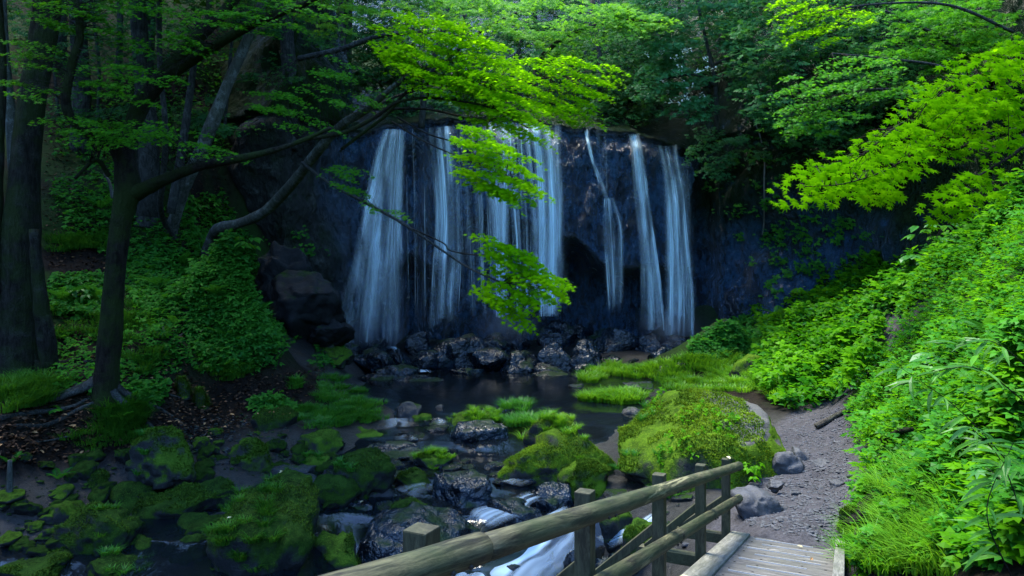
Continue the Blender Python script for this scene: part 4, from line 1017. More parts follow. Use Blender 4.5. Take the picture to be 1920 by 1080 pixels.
# --- stream bed and banks
R = [
    # key, box, z, material, label, kw
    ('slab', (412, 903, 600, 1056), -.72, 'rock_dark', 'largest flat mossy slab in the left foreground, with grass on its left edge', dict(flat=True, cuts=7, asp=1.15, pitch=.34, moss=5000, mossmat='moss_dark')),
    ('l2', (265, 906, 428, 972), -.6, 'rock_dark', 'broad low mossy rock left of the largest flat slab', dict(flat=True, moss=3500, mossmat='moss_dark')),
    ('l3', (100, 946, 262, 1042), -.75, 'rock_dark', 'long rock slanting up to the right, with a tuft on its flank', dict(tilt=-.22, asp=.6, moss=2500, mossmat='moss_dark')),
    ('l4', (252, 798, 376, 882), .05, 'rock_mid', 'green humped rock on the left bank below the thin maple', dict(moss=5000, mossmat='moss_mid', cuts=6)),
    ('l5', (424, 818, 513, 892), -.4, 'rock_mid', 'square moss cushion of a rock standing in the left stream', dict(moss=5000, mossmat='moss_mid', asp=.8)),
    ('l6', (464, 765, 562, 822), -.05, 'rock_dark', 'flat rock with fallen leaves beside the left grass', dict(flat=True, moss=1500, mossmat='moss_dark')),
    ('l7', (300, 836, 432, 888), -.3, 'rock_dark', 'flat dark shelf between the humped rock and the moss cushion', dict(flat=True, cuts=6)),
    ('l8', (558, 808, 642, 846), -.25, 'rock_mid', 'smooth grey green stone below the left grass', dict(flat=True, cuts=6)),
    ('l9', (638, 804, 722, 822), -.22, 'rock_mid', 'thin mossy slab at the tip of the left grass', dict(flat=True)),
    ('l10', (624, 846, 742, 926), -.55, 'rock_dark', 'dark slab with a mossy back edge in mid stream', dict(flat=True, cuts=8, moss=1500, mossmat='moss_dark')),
    ('l11', (568, 892, 668, 942), -.55, 'rock_dark', 'rounded dark rock right behind the largest flat slab', dict(flat=True, cuts=7)),
    ('l12', (328, 966, 412, 1008), -.75, 'rock_dark', 'block with a mossy top left of the largest slab', dict(flat=True)),
    ('l13', (212, 1003, 305, 1047), -.8, 'rock_dark', 'low oval rock with one yellow leaf', dict(cuts=5)),
    ('l14', (298, 1004, 398, 1050), -.85, 'rock_dark', 'tilted thin rock next to the low oval one', dict(tilt=-.2, asp=.5)),
    ('l15', (-20, 1036, 142, 1100), -.95, 'rock_dark', 'wide mossy rock in the bottom left corner', dict(moss=2500, mossmat='moss_dark')),
    ('l16', (150, 1034, 278, 1096), -.95, 'rock_dark', 'mossy rock with grass at the bottom left edge', dict(moss=2500, mossmat='moss_dark')),
    ('l17', (378, 1026, 502, 1110), -1.1, 'rock_mid', 'mossy boulder cut by the bottom edge below the slab', dict(moss=4000, mossmat='moss_dark')),
    ('l18', (512, 1044, 602, 1100), -1.2, 'rock_dark', 'dark rock cut by the bottom edge below the white trickle', dict()),
    ('l19', (578, 998, 672, 1068), -1.15, 'rock_mid', 'leaning rock with a mossy face near the bottom rail', dict(tilt=-.25, moss=2000, mossmat='moss_dark')),
    ('l20', (-25, 978, 84, 1012), -.7, 'rock_dark', 'flat rock at the left edge of the water', dict(flat=True)),
    ('l21', (204, 904, 292, 952), -.5, 'rock_dark', 'dark stone behind the long slanting rock', dict()),
    ('l22', (150, 882, 218, 944), -.45, 'rock_dark', 'mossy bank rock at the left with small ferns', dict(moss=1200, mossmat='moss_dark')),
    ('l23', (348, 884, 424, 908), -.42, 'rock_bare', 'flat bare stone at the stream edge below the shelf', dict(flat=True)),
    ('l24', (302, 874, 352, 902), -.38, 'rock_bare', 'small ridged stone at the stream edge', dict()),
    ('l25', (508, 872, 588, 896), -.45, 'rock_bare', 'long low wet stone below the moss cushion', dict(flat=True, asp=.4)),
    ('l26', (520, 888, 602, 904), -.48, 'rock_bare', 'thin wet slab just behind the largest slab', dict(flat=True, asp=.35)),
    ('l27', (210, 866, 256, 906), -.3, 'rock_dark', 'round mossy stone below the thin maple', dict()),
    ('l28', (120, 960, 165, 977), -.6, 'rock_bare', 'pale stone in the shallow left water', dict()),
    ('l29', (100, 956, 122, 974), -.6, 'rock_bare', 'little pointed stone in the shallow left water', dict()),
    ('l30', (40, 1018, 70, 1036), -.75, 'rock_bare', 'wet round stone in the shallow left water', dict()),
    ('l31', (60, 900, 150, 945), -.4, 'rock_dark', 'mossy rock beside the broken birch stub', dict(moss=1200, mossmat='moss_dark')),
    ('l32', (-30, 940, 60, 980), -.5, 'rock_dark', 'mud coated rock at the left edge', dict(flat=True)),
    ('l33', (560, 850, 620, 868), -.35, 'rock_mid', 'tuft topped stone left of the dark slab', dict()),
    ('l34', (560, 800, 600, 812), -.1, 'rock_bare', 'small stone in the gap below the left grass', dict()),
    # mid stream
    ('m1', (742, 752, 790, 788), -.12, 'rock_bare', 'upright dark stone at the pool outlet', dict()),
    ('m2', (772, 776, 812, 789), -.1, 'rock_mid', 'small mossy ledge right of the upright outlet stone', dict(flat=True)),
    ('m3', (784, 784, 838, 800), -.2, 'rock_wet', 'wet sill stone with white water at its right end', dict(flat=True)),
    ('m4', (836, 770, 945, 802), -.2, 'rock_mid', 'long low rock carrying grass in the pool outlet', dict(flat=True, asp=.7)),
    ('m5', (848, 792, 958, 832), -.3, 'rock_wet', 'wide wet black rock below the grassy outlet rock', dict(flat=True)),
    ('m6', (674, 834, 790, 862), -.42, 'rock_wet', 'low wet slab left of the small grass island', dict(flat=True)),
    ('m7', (780, 846, 850, 874), -.4, 'rock_mid', 'little island rock capped with grass in mid stream', dict(flat=True, moss=1200, mossmat='moss_mid')),
    ('m8', (742, 880, 808, 918), -.6, 'rock_dark', 'round mossy rock in the rapids', dict(cuts=4, moss=1500, mossmat='moss_dark')),
    ('m9', (728, 934, 802, 970), -.8, 'rock_dark', 'long mossy stone in the rapids above the first post', dict(moss=1000, mossmat='moss_dark')),
    ('m10', (686, 952, 890, 1056), -1.1, 'rock_wet', 'biggest black wet boulder beside the white chute', dict(flat=True, asp=.9, pitch=.3)),
    ('m11', (806, 884, 930, 962), -.85, 'rock_wet', 'wet ridge of rock between the rapids and the white chute', dict(flat=True)),
    ('m12', (912, 940, 1010, 990), -.8, 'rock_wet', 'black rock behind the white chute', dict(flat=True)),
    ('m13', (985, 905, 1072, 945), -.6, 'rock_wet', 'wet shelf above the white chute', dict(flat=True)),
    ('m15', (1000, 1020, 1034, 1052), -1.35, 'rock_bare', 'brown round stone in the thick white rapid', dict(cuts=4)),
    ('m16', (940, 1058, 978, 1090), -1.5, 'rock_bare', 'blue grey stone in the foam at the bottom edge', dict(cuts=4)),
    ('m17', (1056, 1026, 1112, 1090), -1.35, 'rock_wet', 'wet stone at the foot of the second railing post', dict()),
    ('m18', (1118, 948, 1190, 1012), -.85, 'rock_mid', 'grey rock with a mossy right side seen through the railing', dict(flat=True, moss=900, mossmat='moss_mid')),
    ('m19', (1168, 974, 1246, 1052), -.9, 'rock_mid', 'mossy rock behind the third railing post', dict(moss=1500, mossmat='moss_mid')),
    ('m20', (1105, 1040, 1180, 1090), -1.2, 'rock_wet', 'wet rock under the lower rail', dict()),
    ('m21', (1066, 720, 1096, 730), -.05, 'rock_bare', 'small bare stone awash in the pool', dict(flat=True)),
    ('m22', (672, 700, 742, 716), -.05, 'rock_wet', 'low dark stone awash at the left of the pool', dict(flat=True)),
    ('m23', (736, 704, 834, 718), -.06, 'rock_wet', 'long stone barely above the pool at the left', dict(flat=True, asp=.4)),
    ('m24', (815, 758, 832, 768), -.05, 'rock_bare', 'dark pebble at the edge of the outlet', dict()),
    ('m25', (620, 935, 700, 965), -.75, 'rock_wet', 'wet stone with yellow leaves behind the largest slab', dict(flat=True)),
    ('m26', (655, 905, 740, 940), -.7, 'rock_bare', 'grey slab sloping to the round mossy rapids rock', dict(flat=True)),
    # right side
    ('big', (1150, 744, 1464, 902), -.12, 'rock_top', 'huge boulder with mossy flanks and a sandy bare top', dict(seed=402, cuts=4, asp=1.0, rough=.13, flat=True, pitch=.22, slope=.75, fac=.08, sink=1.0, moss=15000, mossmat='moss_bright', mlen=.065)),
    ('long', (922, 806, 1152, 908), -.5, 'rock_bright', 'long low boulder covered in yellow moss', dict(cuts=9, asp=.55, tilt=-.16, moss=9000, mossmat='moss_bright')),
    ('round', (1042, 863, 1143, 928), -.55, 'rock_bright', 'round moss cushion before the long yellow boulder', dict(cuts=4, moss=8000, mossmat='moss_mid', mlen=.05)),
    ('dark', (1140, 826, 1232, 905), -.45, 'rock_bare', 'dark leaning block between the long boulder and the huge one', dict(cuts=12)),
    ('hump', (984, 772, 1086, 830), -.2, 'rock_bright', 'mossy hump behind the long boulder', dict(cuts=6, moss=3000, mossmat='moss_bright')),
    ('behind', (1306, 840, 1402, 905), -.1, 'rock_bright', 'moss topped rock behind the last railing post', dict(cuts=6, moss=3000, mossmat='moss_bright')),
    ('r1', (1372, 914, 1462, 968), .0, 'rock_path', 'flat grey rock beside the end of the railing', dict(flat=True, asp=.8)),
    ('r2', (1448, 844, 1506, 878), .12, 'rock_path', 'dark angular stone on the path', dict(cuts=12)),
    ('r3', (1482, 838, 1522, 864), .15, 'rock_path', 'pointed stone behind the dark angular one', dict(cuts=12)),
    ('r4', (1520, 862, 1566, 882), .08, 'rock_path', 'flat worn stone set in the path', dict(flat=True)),
    ('r5', (1440, 900, 1470, 916), .06, 'rock_path', 'reddish stone on the path by the railing', dict()),
    ('r6', (1556, 902, 1584, 914), .1, 'rock_path', 'dark flat stone at the right side of the path', dict(flat=True)),
    ('r7', (1566, 948, 1612, 985), .12, 'rock_mid', 'mossy stone at the right edge of the path', dict(moss=800, mossmat='moss_mid')),
    ('far1', (1366, 664, 1450, 716), .45, 'rock_top', 'yellowish rock among the grass near the far bushes', dict(cuts=6)),
    ('far2', (1166, 716, 1224, 730), .12, 'rock_bare', 'flat grey stone between the two far grass patches', dict(flat=True)),
    ('far3', (1230, 684, 1270, 696), .3, 'rock_bare', 'flat dark stone in the far grass', dict(flat=True)),
    ('far4', (1165, 762, 1210, 784), -.1, 'rock_bare', 'wet stone at the near end of the far grass', dict()),
]
for (k, b, z, m, l, kw) in R:
    rock(k, b, z, m, l, **kw)

# --- pebbles: one of each kind, then copies
PEB = []
def pebbles(n, poly, lo, hi, label, group, mat='rock_path', seed=5, cat='stone', sink=.3, name='stone'):
    rg = gen(seed); q = poly_sample(poly, n, rg); g = ground_hit(q[:, 0], q[:, 1])
    protos = []
    for i, p in enumerate(g):
        s = lo + (hi - lo) * rg.random() ** 2.2
        if i < 4:
            V, f = rock_shape(seed * 10 + i, 1, .8, .55, 3, 9, .10)
            me = build_mesh(name, V, [f], M[mat]); protos.append(me)
        o = bpy.data.objects.new(name, protos[i % 4]); COL.objects.link(o)
        o.location = (p[0], p[1], p[2] + s * .1); o.rotation_euler = (rg.normal(0, .2), rg.normal(0, .2), rg.random() * 6.28); o.scale = (s, s, s * (.6 + .6 * rg.random()))
        tagit(o, label, cat, group)
pebbles(48, [(1390, 850), (1480, 835), (1510, 880), (1500, 930), (1470, 960), (1440, 940), (1400, 905)], .02, .10, 'small dark stone strewn on the left side of the path', 'loose stones on the path by the railing', seed=61)
pebbles(16, [(1520, 870), (1590, 860), (1600, 960), (1560, 990), (1440, 985), (1500, 930)], .015, .06, 'small grey stone on the trodden path before the bridge', 'small stones on the trodden path', seed=62)
pebbles(18, [(1150, 925), (1330, 900), (1350, 960), (1250, 990), (1140, 950)], .04, .12, 'brown stone in the shallow water behind the railing', 'stones in the shallows behind the railing', 'rock_bare', seed=63)
pebbles(12, [(60, 945), (200, 930), (170, 1000), (20, 1010)], .03, .10, 'small stone in the shallow water at the far left', 'stones in the left shallows', 'rock_bare', seed=64)
pebbles(14, [(1260, 985), (1330, 960), (1370, 985), (1300, 1050), (1250, 1060)], .02, .08, 'dark stone on the muddy bank between the railing braces', 'stones under the railing', 'rock_path', seed=65)
pebbles(16, [(640, 650), (1000, 660), (1320, 650), (1330, 690), (1000, 700), (650, 705)], .10, .28, 'small wet stone wedged in the row of rocks under the falls', 'small stones under the falls', 'rock_wet', seed=66)

def gravel(label, poly, n, lo, hi, mat, seed):
    rg = gen(seed); q = poly_sample(poly, n, rg); g = ground_hit(q[:, 0], q[:, 1]); V0, f0 = ico(1); a = Acc()
    s = lo + (hi - lo) * rg.random(n) ** 3
    sc = s[:, None, None] * (np.array([1, .8, .5]) * (.7 + .6 * rg.random((n, 3))))[:, None]
    V = V0[None] * sc * (1 + .25 * rg.normal(0, 1, (n, len(V0), 1))); th = rg.random(n) * 6.28; c, si = np.cos(th)[:, None], np.sin(th)[:, None]
    V = np.stack([V[..., 0] * c - V[..., 1] * si, V[..., 0] * si + V[..., 1] * c, V[..., 2]], -1) + g[:, None]
    a.add(V.reshape(-1, 3), (f0[None] + (np.arange(n) * len(V0))[:, None, None]).reshape(-1, 3)); obj('gravel', a, M[mat], base=g.mean(0), smooth=False, kind='stuff', label=label)
gravel('loose gravel trodden into the path', [(1400, 985), (1390, 900), (1450, 850), (1475, 780), (1520, 765), (1590, 765), (1600, 860), (1600, 1000), (1560, 1020)], 5200, .006, .045, 'rock_path', 71)
gravel('gravel and grit at the foot of the right wall', [(1310, 610), (1400, 590), (1460, 620), (1440, 660), (1340, 670)], 500, .03, .09, 'rock_bare', 72)
gravel('small stones in the muddy gaps of the left stream bed', [(0, 900), (250, 870), (420, 880), (560, 860), (640, 960), (400, 1060), (0, 1050)], 500, .015, .06, 'rock_dark', 73)

def stones(n, polys, lo, hi, mat, label, group, seed, flat=(.28, .5), name='stone', zoff=-.02, wz=True):
    rg = gen(seed); me = []
    for i in range(6):
        V, f = rock_shape(seed * 31 + i, 1, .78, .5, 4, 8, .16, True, 0, 0, .15); me.append(build_mesh(name, V, [f], M[mat]))
    for poly, k in polys:
        q = poly_sample(poly, k, rg); g = ground_hit(q[:, 0], q[:, 1])
        for p in g:
            s = lo + (hi - lo) * rg.random() ** 1.8; z = max(p[2], float(water_z(np.array([p[0]]), np.array([p[1]]))[0])) if wz else p[2]
            o = bpy.data.objects.new(name, me[int(rg.integers(6))]); COL.objects.link(o); fz = flat[0] + (flat[1] - flat[0]) * rg.random()
            o.location = (p[0], p[1], z + zoff); o.scale = (s, s * (.7 + .5 * rg.random()), s * fz * 1.6); o.rotation_euler = (rg.normal(0, .1), rg.normal(0, .1), rg.random() * 6.28)
            tagit(o, label, 'stone', group)
stones(0, [([(0, 930), (300, 900), (420, 930), (420, 1060), (0, 1070)], 34), ([(420, 860), (640, 850), (700, 900), (620, 990), (560, 900)], 16), ([(200, 850), (420, 850), (420, 910), (260, 920)], 16)], .12, .34, 'rock_dark', 'flat dark mossy stone filling in between the larger rocks of the left stream bed', 'filler stones of the left stream bed', 81, flat=(.5, .85))
stones(0, [([(600, 830), (850, 810), (900, 900), (860, 960), (640, 1000)], 34), ([(880, 900), (1000, 900), (1100, 960), (960, 960)], 12)], .10, .32, 'rock_wet', 'low wet black stone awash in the rapids', 'wet stones in the rapids', 82)
stones(0, [([(460, 820), (660, 800), (640, 860), (480, 890)], 9), ([(40, 860), (280, 850), (300, 890), (60, 920)], 9)], .12, .28, 'rock_dark', 'half mossy stone along the edge of the left bank', 'stones along the left bank edge', 83, flat=(.6, 1.0), zoff=.0)
stones(0, [([(1240, 700), (1080, 706), (1080, 690), (1300, 690)], 8), ([(1130, 905), (1320, 890), (1300, 940), (1150, 950)], 16)], .10, .30, 'rock_bare', 'grey stone in the shallows at the foot of the mossy boulders', 'stones below the mossy boulders', 84)

def crag(label, u, v, Y, w, d, h, seed, mat='rock_crag', **kw):
    p = P(u, v, Y); V, f_ = rock_shape(seed, w / 2, d / 2, h / 2, 5, 14, .16, **kw); a = Acc(); a.add(V + p, f_)
    return obj('crag', a, M[mat], base=(p[0], p[1], p[2] - h / 2), label=label, cat='rock')
crag('dark rock outcrop at the foot of the left wall beside the falls', 575, 575, 24.0, 2.6, 2.4, 2.6, 901)
crag('brown wet rock face stepping down to the pool at the left', 610, 625, 24.2, 2.0, 1.8, 1.6, 902)
crag('tall dark rock leaning on the left wall', 535, 530, 24.8, 2.2, 2.0, 2.6, 903)
crag('low mossy rock where the left slope meets the pool', 622, 668, 24.0, 1.5, 1.3, .8, 904, 'rock_mid')
gravel('stones and grit on the muddy shore of the left bank', [(330, 800), (450, 775), (560, 810), (640, 845), (560, 880), (420, 880), (340, 850)], 900, .015, .07, 'rock_bare', 74)
stones(0, [([(330, 815), (460, 790), (560, 830), (620, 850), (520, 880), (400, 870)], 12), ([(0, 930), (140, 900), (160, 1000), (0, 1020)], 12)], .12, .30, 'rock_mid', 'mossy stone on the muddy shore of the left bank', 'mossy stones on the left shore', 85, flat=(.55, .9))
# ------------------------------------------------------------------ footbridge: a sloping timber deck with a log handrail on its left
DD = np.array([.49, 1, -.21]); DD /= np.linalg.norm(DD)
LAT = np.array([.898, -.44, 0.0]); UPV = np.array([0, 0, 1.0]); DN = np.cross(LAT, DD); DN = DN / np.linalg.norm(DN) * (1 if np.cross(LAT, DD)[2] > 0 else -1)
def E(Y, lat=0.0, h=0.0):
    return np.array([2.85 - (8.8 - Y) * .49, Y, .14 + (8.8 - Y) * .21]) + LAT * lat + UPV * h
BR = thing('footbridge', E(8.8), 'weathered timber footbridge with a log handrail, sloping down to the path', 'footbridge')
GRAIN = (DD, LAT, DN); UPG = (UPV, LAT, DD)
def part(name, fn, mat, parent=BR, smooth=False, **kw):
    a = Acc(); fn(a); return obj(name, a, M[mat], parent=parent, smooth=smooth, grain=UPG if name in ('railing_post', 'brace') else GRAIN, **kw)
PY = [8.72, 7.2, 5.6, 4.0, 2.45, .9]
for k, y in enumerate(PY):
    zb = -.12 if k < 2 else -.5
    def fp(a, y=y, zb=zb):
        c = E(y, -.075); z0, z1 = c[2] + zb, c[2] + .955
        box(a, (c[0], c[1], (z0 + z1) / 2), LAT, np.cross(UPV, LAT), UPV, .050, .050, (z1 - z0) / 2, .007)
    part('railing_post', fp, 'post')
    if k < 5:
        def fo(a, y=y):
            c = E(y + .02, -.40, -.07); box(a, c, LAT, np.cross(UPV, LAT), UPV, .36, .055, .062, .006)
        def fb(a, y=y):
            p = E(y + .015, -.66, -.01); q = E(y + .015, -.10, .52 if k else .45); m = (p + q) / 2; d = q - p; L = np.linalg.norm(d)
            box(a, m, d, np.cross(np.cross(d, UPV), d), np.cross(d, UPV), L / 2, .035, .045, .005)
        part('outrigger', fo, 'post'); part('brace', fb, 'post')
def log(a, y0, y1, h, r, seed):
    pts = [E(y, .045, h) for y in np.linspace(y0, y1, 9)]
    tube(a, pts, [r * (1 + .03 * math.sin(i * 2.1 + seed)) for i in range(9)], n=60, sides=20, wob=.035, seed=seed)
for (y0, y1, h, r, s) in ((8.98, 2.66, .862, .056, 1), (2.645, -1.2, .866, .059, 2), (8.98, 5.72, .44, .053, 3), (5.70, -1.2, .44, .055, 4)):
    o = part('top_rail' if h > .6 else 'lower_rail', lambda a: log(a, y0, y1, h, r, s), 'rail', smooth=True)
    for y in PY:
        for dy in (-.055, .055):
            if min(y0, y1) < y + dy < max(y0, y1):
                def fh(a):
                    c = E(y + dy, .045 + r * .72, h - r * .70 * .55 - .006); ax = LAT * .72 - UPV * .5
                    tube(a, [c - ax * .03, c + ax * .022], [.010, .010], n=3, sides=8)
                part('bolt', fh, 'bolt', parent=o, smooth=True)
for k in range(34):
    y1 = 8.78 - .32 * k
    if y1 < -1.5: break
    def fd(a, y1=y1):
        c = (E(y1, .70) + E(y1 - .32, .70)) / 2 - DN * .02
        box(a, c, LAT, DD, DN, .485, .5 * .32 * 1.132 - .003, .02, .003)
    o = part('deck_board', fd, 'deckw')
    def fs(a, y1=y1, k=k):
        for j in (0,):
            c = E(y1 - .16, .68 + (.06 if k % 2 else -.06)) + DN * .004
            box(a, c, LAT, DD, DN, .33, .010, .006)
    part('grip_strip', fs, 'metal', parent=o)
    if k < 14:
        for la in (.28, .5, .9, 1.12):
            def fn(a, y1=y1, la=la):
                c = E(y1 - .05, la) + DN * .001; tube(a, [c, c + DN * .003], [.012, .012], n=3, sides=6)
            part('nail', fn, 'bolt', parent=o, smooth=True)
def kerb(a, lat, hw, hh, lift, y0, y1):
    p, q = E(y0, lat), E(y1, lat); m = (p + q) / 2 + DN * lift; L = np.linalg.norm(q - p)
    box(a, m, LAT, DD, DN, hw, L / 2, hh, .008)
part('kerb_beam', lambda a: kerb(a, .095, .115, .03, -.006, 8.82, 1.0), 'kerbw')
part('kerb_beam', lambda a: kerb(a, 1.245, .05, .085, .035, 8.78, -1.0), 'kerbw')
for la in (.15, .65, 1.15):
    part('deck_beam', lambda a: kerb(a, la, .06, .10, -.145, 8.7, -1.3), 'post')

# ------------------------------------------------------------------ trees
def limb_pts(L):
    """[(u, v, radius in px, distance)] -> points and radii"""
    return np.array([P(u, v, Y) for u, v, r, Y in L]), np.array([r / F * Y for u, v, r, Y in L])
SRC = {}
def limb(key, name, L, mat, parent, sides=10, wob=.12, seed=1, **kw):
    p, r = limb_pts(L); a = Acc(); n = max(8, len(L) * 7)
    tube(a, p, r, n=n, sides=sides, wob=wob, seed=seed)
    SRC.setdefault(key, []).append(catmull(p, max(12, len(L) * 5)))
    return obj(name, a, M[mat], parent=parent, **kw)
def rooted(L, u, v, flare=1.5):
    """start a trunk in the ground seen at this pixel, and lead its distance over to the given one"""
    g = gp(u, v); Y0 = g[1]; n = len(L); out = [(u - 4, v + 26, L[0][2] * flare * 1.15, Y0), (u, v, L[0][2] * flare, Y0)]
    for i, (a, b, r, Y) in enumerate(L):
        t = min(1, (i + 1) / max(4, n * .6)); out.append((a, b, r * (Y0 / Y * (1 - t) + t), Y0 * (1 - t) + Y * t))
    return out
def src(*keys):
    return np.concatenate([x for k in keys for x in SRC[k]])
def crown(name, parent, mat, polys, Yr, dens, per, T, size, spread, seed, keys=None, twig_r=.004, thin=None, **kw):
    rg = gen(seed); a = Acc(); tw = Acc() if keys else None
    C = foliage(a, polys, Yr, dens, per, T, size, spread, rg, twigs=tw, twig_src=src(*keys) if keys else None, twig_r=twig_r, **kw)
    o = obj(name, a, M[mat], parent=parent, smooth=False)
    if tw is not None and not tw.empty(): obj('foliage_twigs', tw, M['twig'], parent=parent)
    return o, C
def canopy(parent, c, rad, n, seed, size=.26, name='crown', mat='leaf_shade_crown'):
    """wide unseen crown high over the gorge, added for shade"""
    rg = gen(seed); c = np.array(c, float); m = max(6, n // 60)
    d = rg.normal(0, 1, (m, 3)); d /= np.linalg.norm(d, axis=1)[:, None]
    ce = c + d * (rg.random(m) ** .4)[:, None] * np.array(rad)
    idx = rg.integers(0, m, n); pos = ce[idx] + rg.normal(0, 1, (n, 3)) * np.array([.55, .55, .16])
    nr = rg.normal(0, .45, (n, 3)) + [0, 0, 1]; tp = rg.normal(0, 1, (n, 3))
    a = Acc(); leaves(a, SIMPLE, pos, nr, tp, size * (.7 + .6 * rg.random(n)), rg.random(n))
    return obj(name, a, M[mat], parent=parent, smooth=False)
def roots(parent, base, r0, dirs, L, seed, mat):
    rg = gen(seed)
    for az in dirs:
        pts = []; rr = []
        for t in np.linspace(0, 1, 7):
            x = base[0] + math.cos(az + .5 * math.sin(t * 4 + az)) * (r0 * .5 + L * t); y = base[1] + math.sin(az + .4 * math.sin(t * 3)) * (r0 * .5 + L * t)
            z = ground_z(x, y) + .02 + (r0 * .75) * (1 - t) ** 3.5 - .03 * t
            pts.append((x, y, float(z))); rr.append(r0 * .26 * (1 - t) ** 1.3 + .012)
        a = Acc(); tube(a, pts, rr, n=30, sides=8, wob=.2, seed=seed + int(az * 10)); obj('root', a, M[mat], parent=parent)

# --- maple on the left bank: dark leaning trunk, crooked limbs, level sprays
b = P(198, 752, 13.4); T1 = thing('maple_tree', b, 'slender dark maple on the left bank with crooked limbs and bare spreading roots', 'tree')
limb('m1', 'trunk', [(196, 775, 34, 13.4), (198, 735, 24, 13.4), (205, 650, 20, 13.4), (215, 520, 18, 13.3), (226, 420, 19, 13.2), (240, 355, 24, 13.2), (236, 310, 18, 13.2), (240, 270, 15, 13.3), (262, 200, 16, 13.4), (300, 150, 14, 13.4), (352, 90, 12, 13.3), (420, 22, 10, 13.2), (470, -40, 8, 13.0)], 'bark_dark', T1, 14, .10, 3)
limb('m1', 'limb', [(236, 318, 16, 13.2), (205, 262, 12, 13.0), (150, 240, 10, 12.8), (124, 195, 9, 12.6), (133, 130, 8, 12.5), (150, 60, 7, 12.4), (138, -20, 6, 12.3)], 'bark_dark', T1, 10, .16, 4)
limb('m1', 'limb', [(246, 365, 16, 13.2), (300, 340, 11, 13.0), (372, 312, 9, 12.7), (450, 297, 7, 12.3), (520, 280, 5, 12.1), (570, 262, 4, 12), (620, 240, 3, 11.9)], 'bark_dark', T1, 10, .14, 5)
limb('m1', 'limb', [(285, 165, 13, 13.4), (340, 125, 10, 13.2), (400, 88, 9, 12.9), (480, 42, 8, 12.6), (560, 12, 6, 12.3), (620, -20, 5, 12)], 'bark_dark', T1, 10, .12, 6)
limb('m1', 'limb', [(350, 95, 7, 13.3), (385, 50, 6, 13.3), (395, -20, 5, 13.3)], 'bark_dark', T1, 8, .12, 6)
limb('m1', 'dead_branch', [(205, 330, 5, 13), (180, 300, 4, 12.8), (140, 335, 3, 12.6)], 'bark_dark', T1, 6, .12, 7)
roots(T1, b, .32, [2.7, 3.4, 3.8, 5.9, .2], 1.3, 11, 'bark_grey')
S = strip_poly
polysL = [S((0, 85), (122, 108), 24), S((40, 8), (250, 72), 26), S((160, 112), (325, 148), 20), S((150, 150), (310, 190), 20), S((75, 235), (300, 262), 20), S((150, 222), (335, 252), 16), S((280, 245), (450, 292), 18), S((0, 150), (112, 180), 16),
          S((300, 58), (420, 108), 20), S((330, 18), (560, 50), 24), S((60, -5), (330, 15), 24), S((430, -10), (640, 30), 26), S((200, 60), (260, 80), 14)]
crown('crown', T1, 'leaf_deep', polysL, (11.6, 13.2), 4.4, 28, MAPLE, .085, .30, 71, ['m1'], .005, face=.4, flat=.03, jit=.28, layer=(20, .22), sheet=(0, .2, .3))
canopy(T1, (-7.4, 14.5, 11.4), (3.6, 3.2, 1.6), 3400, 72, .22)  # unseen upper crown, placed to shade the left bank

# --- big trees at the left
b = P(42, 712, 14.6); T2 = thing('beech_tree', b, 'thick mossy old trunk at the far left edge of the bank', 'tree')
limb('t2', 'trunk', [(36, 740, 58, 14.6), (38, 700, 46, 14.6), (36, 600, 39, 14.6), (38, 480, 33, 14.6), (46, 350, 27, 14.7), (58, 200, 23, 14.8), (82, 60, 23, 15), (92, -60, 21, 15.2), (100, -260, 18, 15.4)], 'bark_big', T2, 18, .12, 8)
limb('t2', 'side_stem', [(95, 690, 16, 14.4), (82, 600, 14, 14.35), (72, 520, 11, 14.3), (64, 430, 8, 14.3)], 'bark_big', T2, 10, .2, 9)
limb('t2', 'side_stem', [(-20, 560, 18, 14.2), (-14, 420, 15, 14.3), (-6, 260, 12, 14.5), (0, 120, 10, 14.8), (-10, -60, 9, 15)], 'bark_big', T2, 12, .12, 10)
roots(T2, b, .5, [.1, 5.9, 5.2], 1.5, 12, 'bark_big')
canopy(T2, (-9.5, 15.0, 12.5), (4.2, 3.6, 2.0), 3400, 73, .26)  # unseen crown of the thick trunk, placed for shade on the left
b = P(20, 300, 19.0); T3 = thing('pale_stem', P(24, 300, 19), 'thin pale bare stem leaning behind the thick mossy trunk', 'tree')
limb('t3', 'trunk', [(26, 320, 10, 19), (20, 220, 10, 19), (10, 120, 9, 19), (4, 20, 8, 19), (0, -60, 8, 19)], 'bark_pale', T3, 8, .06, 11)
b = P(280, 420, 20.5); T4 = thing('ash_tree', b, 'broad straight grey trunk standing behind the slender dark maple', 'tree')
limb('t4', 'trunk', rooted([(278, 375, 18, 20.5), (280, 260, 17, 20.5), (268, 150, 15, 20.5), (258, 0, 14, 20.5), (250, -200, 12, 20.5)], 280, 402, 1.2), 'bark_grey', T4, 14, .08, 12)
canopy(T4, (-8.5, 21.5, 15.0), (4.5, 4.0, 2.0), 4200, 74, .28)  # unseen crown of the grey trunk, placed to shade the slope
b = P(322, 440, 20.0); T5 = thing('leaning_tree', b, 'pale lichened trunk leaning right up the slope, forked near its foot', 'tree')
limb('t5', 'trunk', rooted([(332, 395, 10, 20), (350, 340, 12, 20), (376, 285, 12, 20), (402, 220, 12, 20), (430, 150, 10, 20.2), (468, 65, 9, 20.4), (505, -30, 8, 20.5)], 320, 436, 1.2), 'bark_pale', T5, 10, .10, 13)
limb('t5', 'limb', [(320, 400, 8, 20.3), (338, 300, 8, 20.4), (350, 220, 7, 20.5), (362, 130, 6, 20.5), (372, 40, 5, 20.5)], 'bark_grey', T5, 8, .10, 14)
b = P(318, 445, 18.5); T6 = thing('thin_stem', b, 'thin twisted brown stem like a vine between the maple and the leaning pale trunk', 'tree')
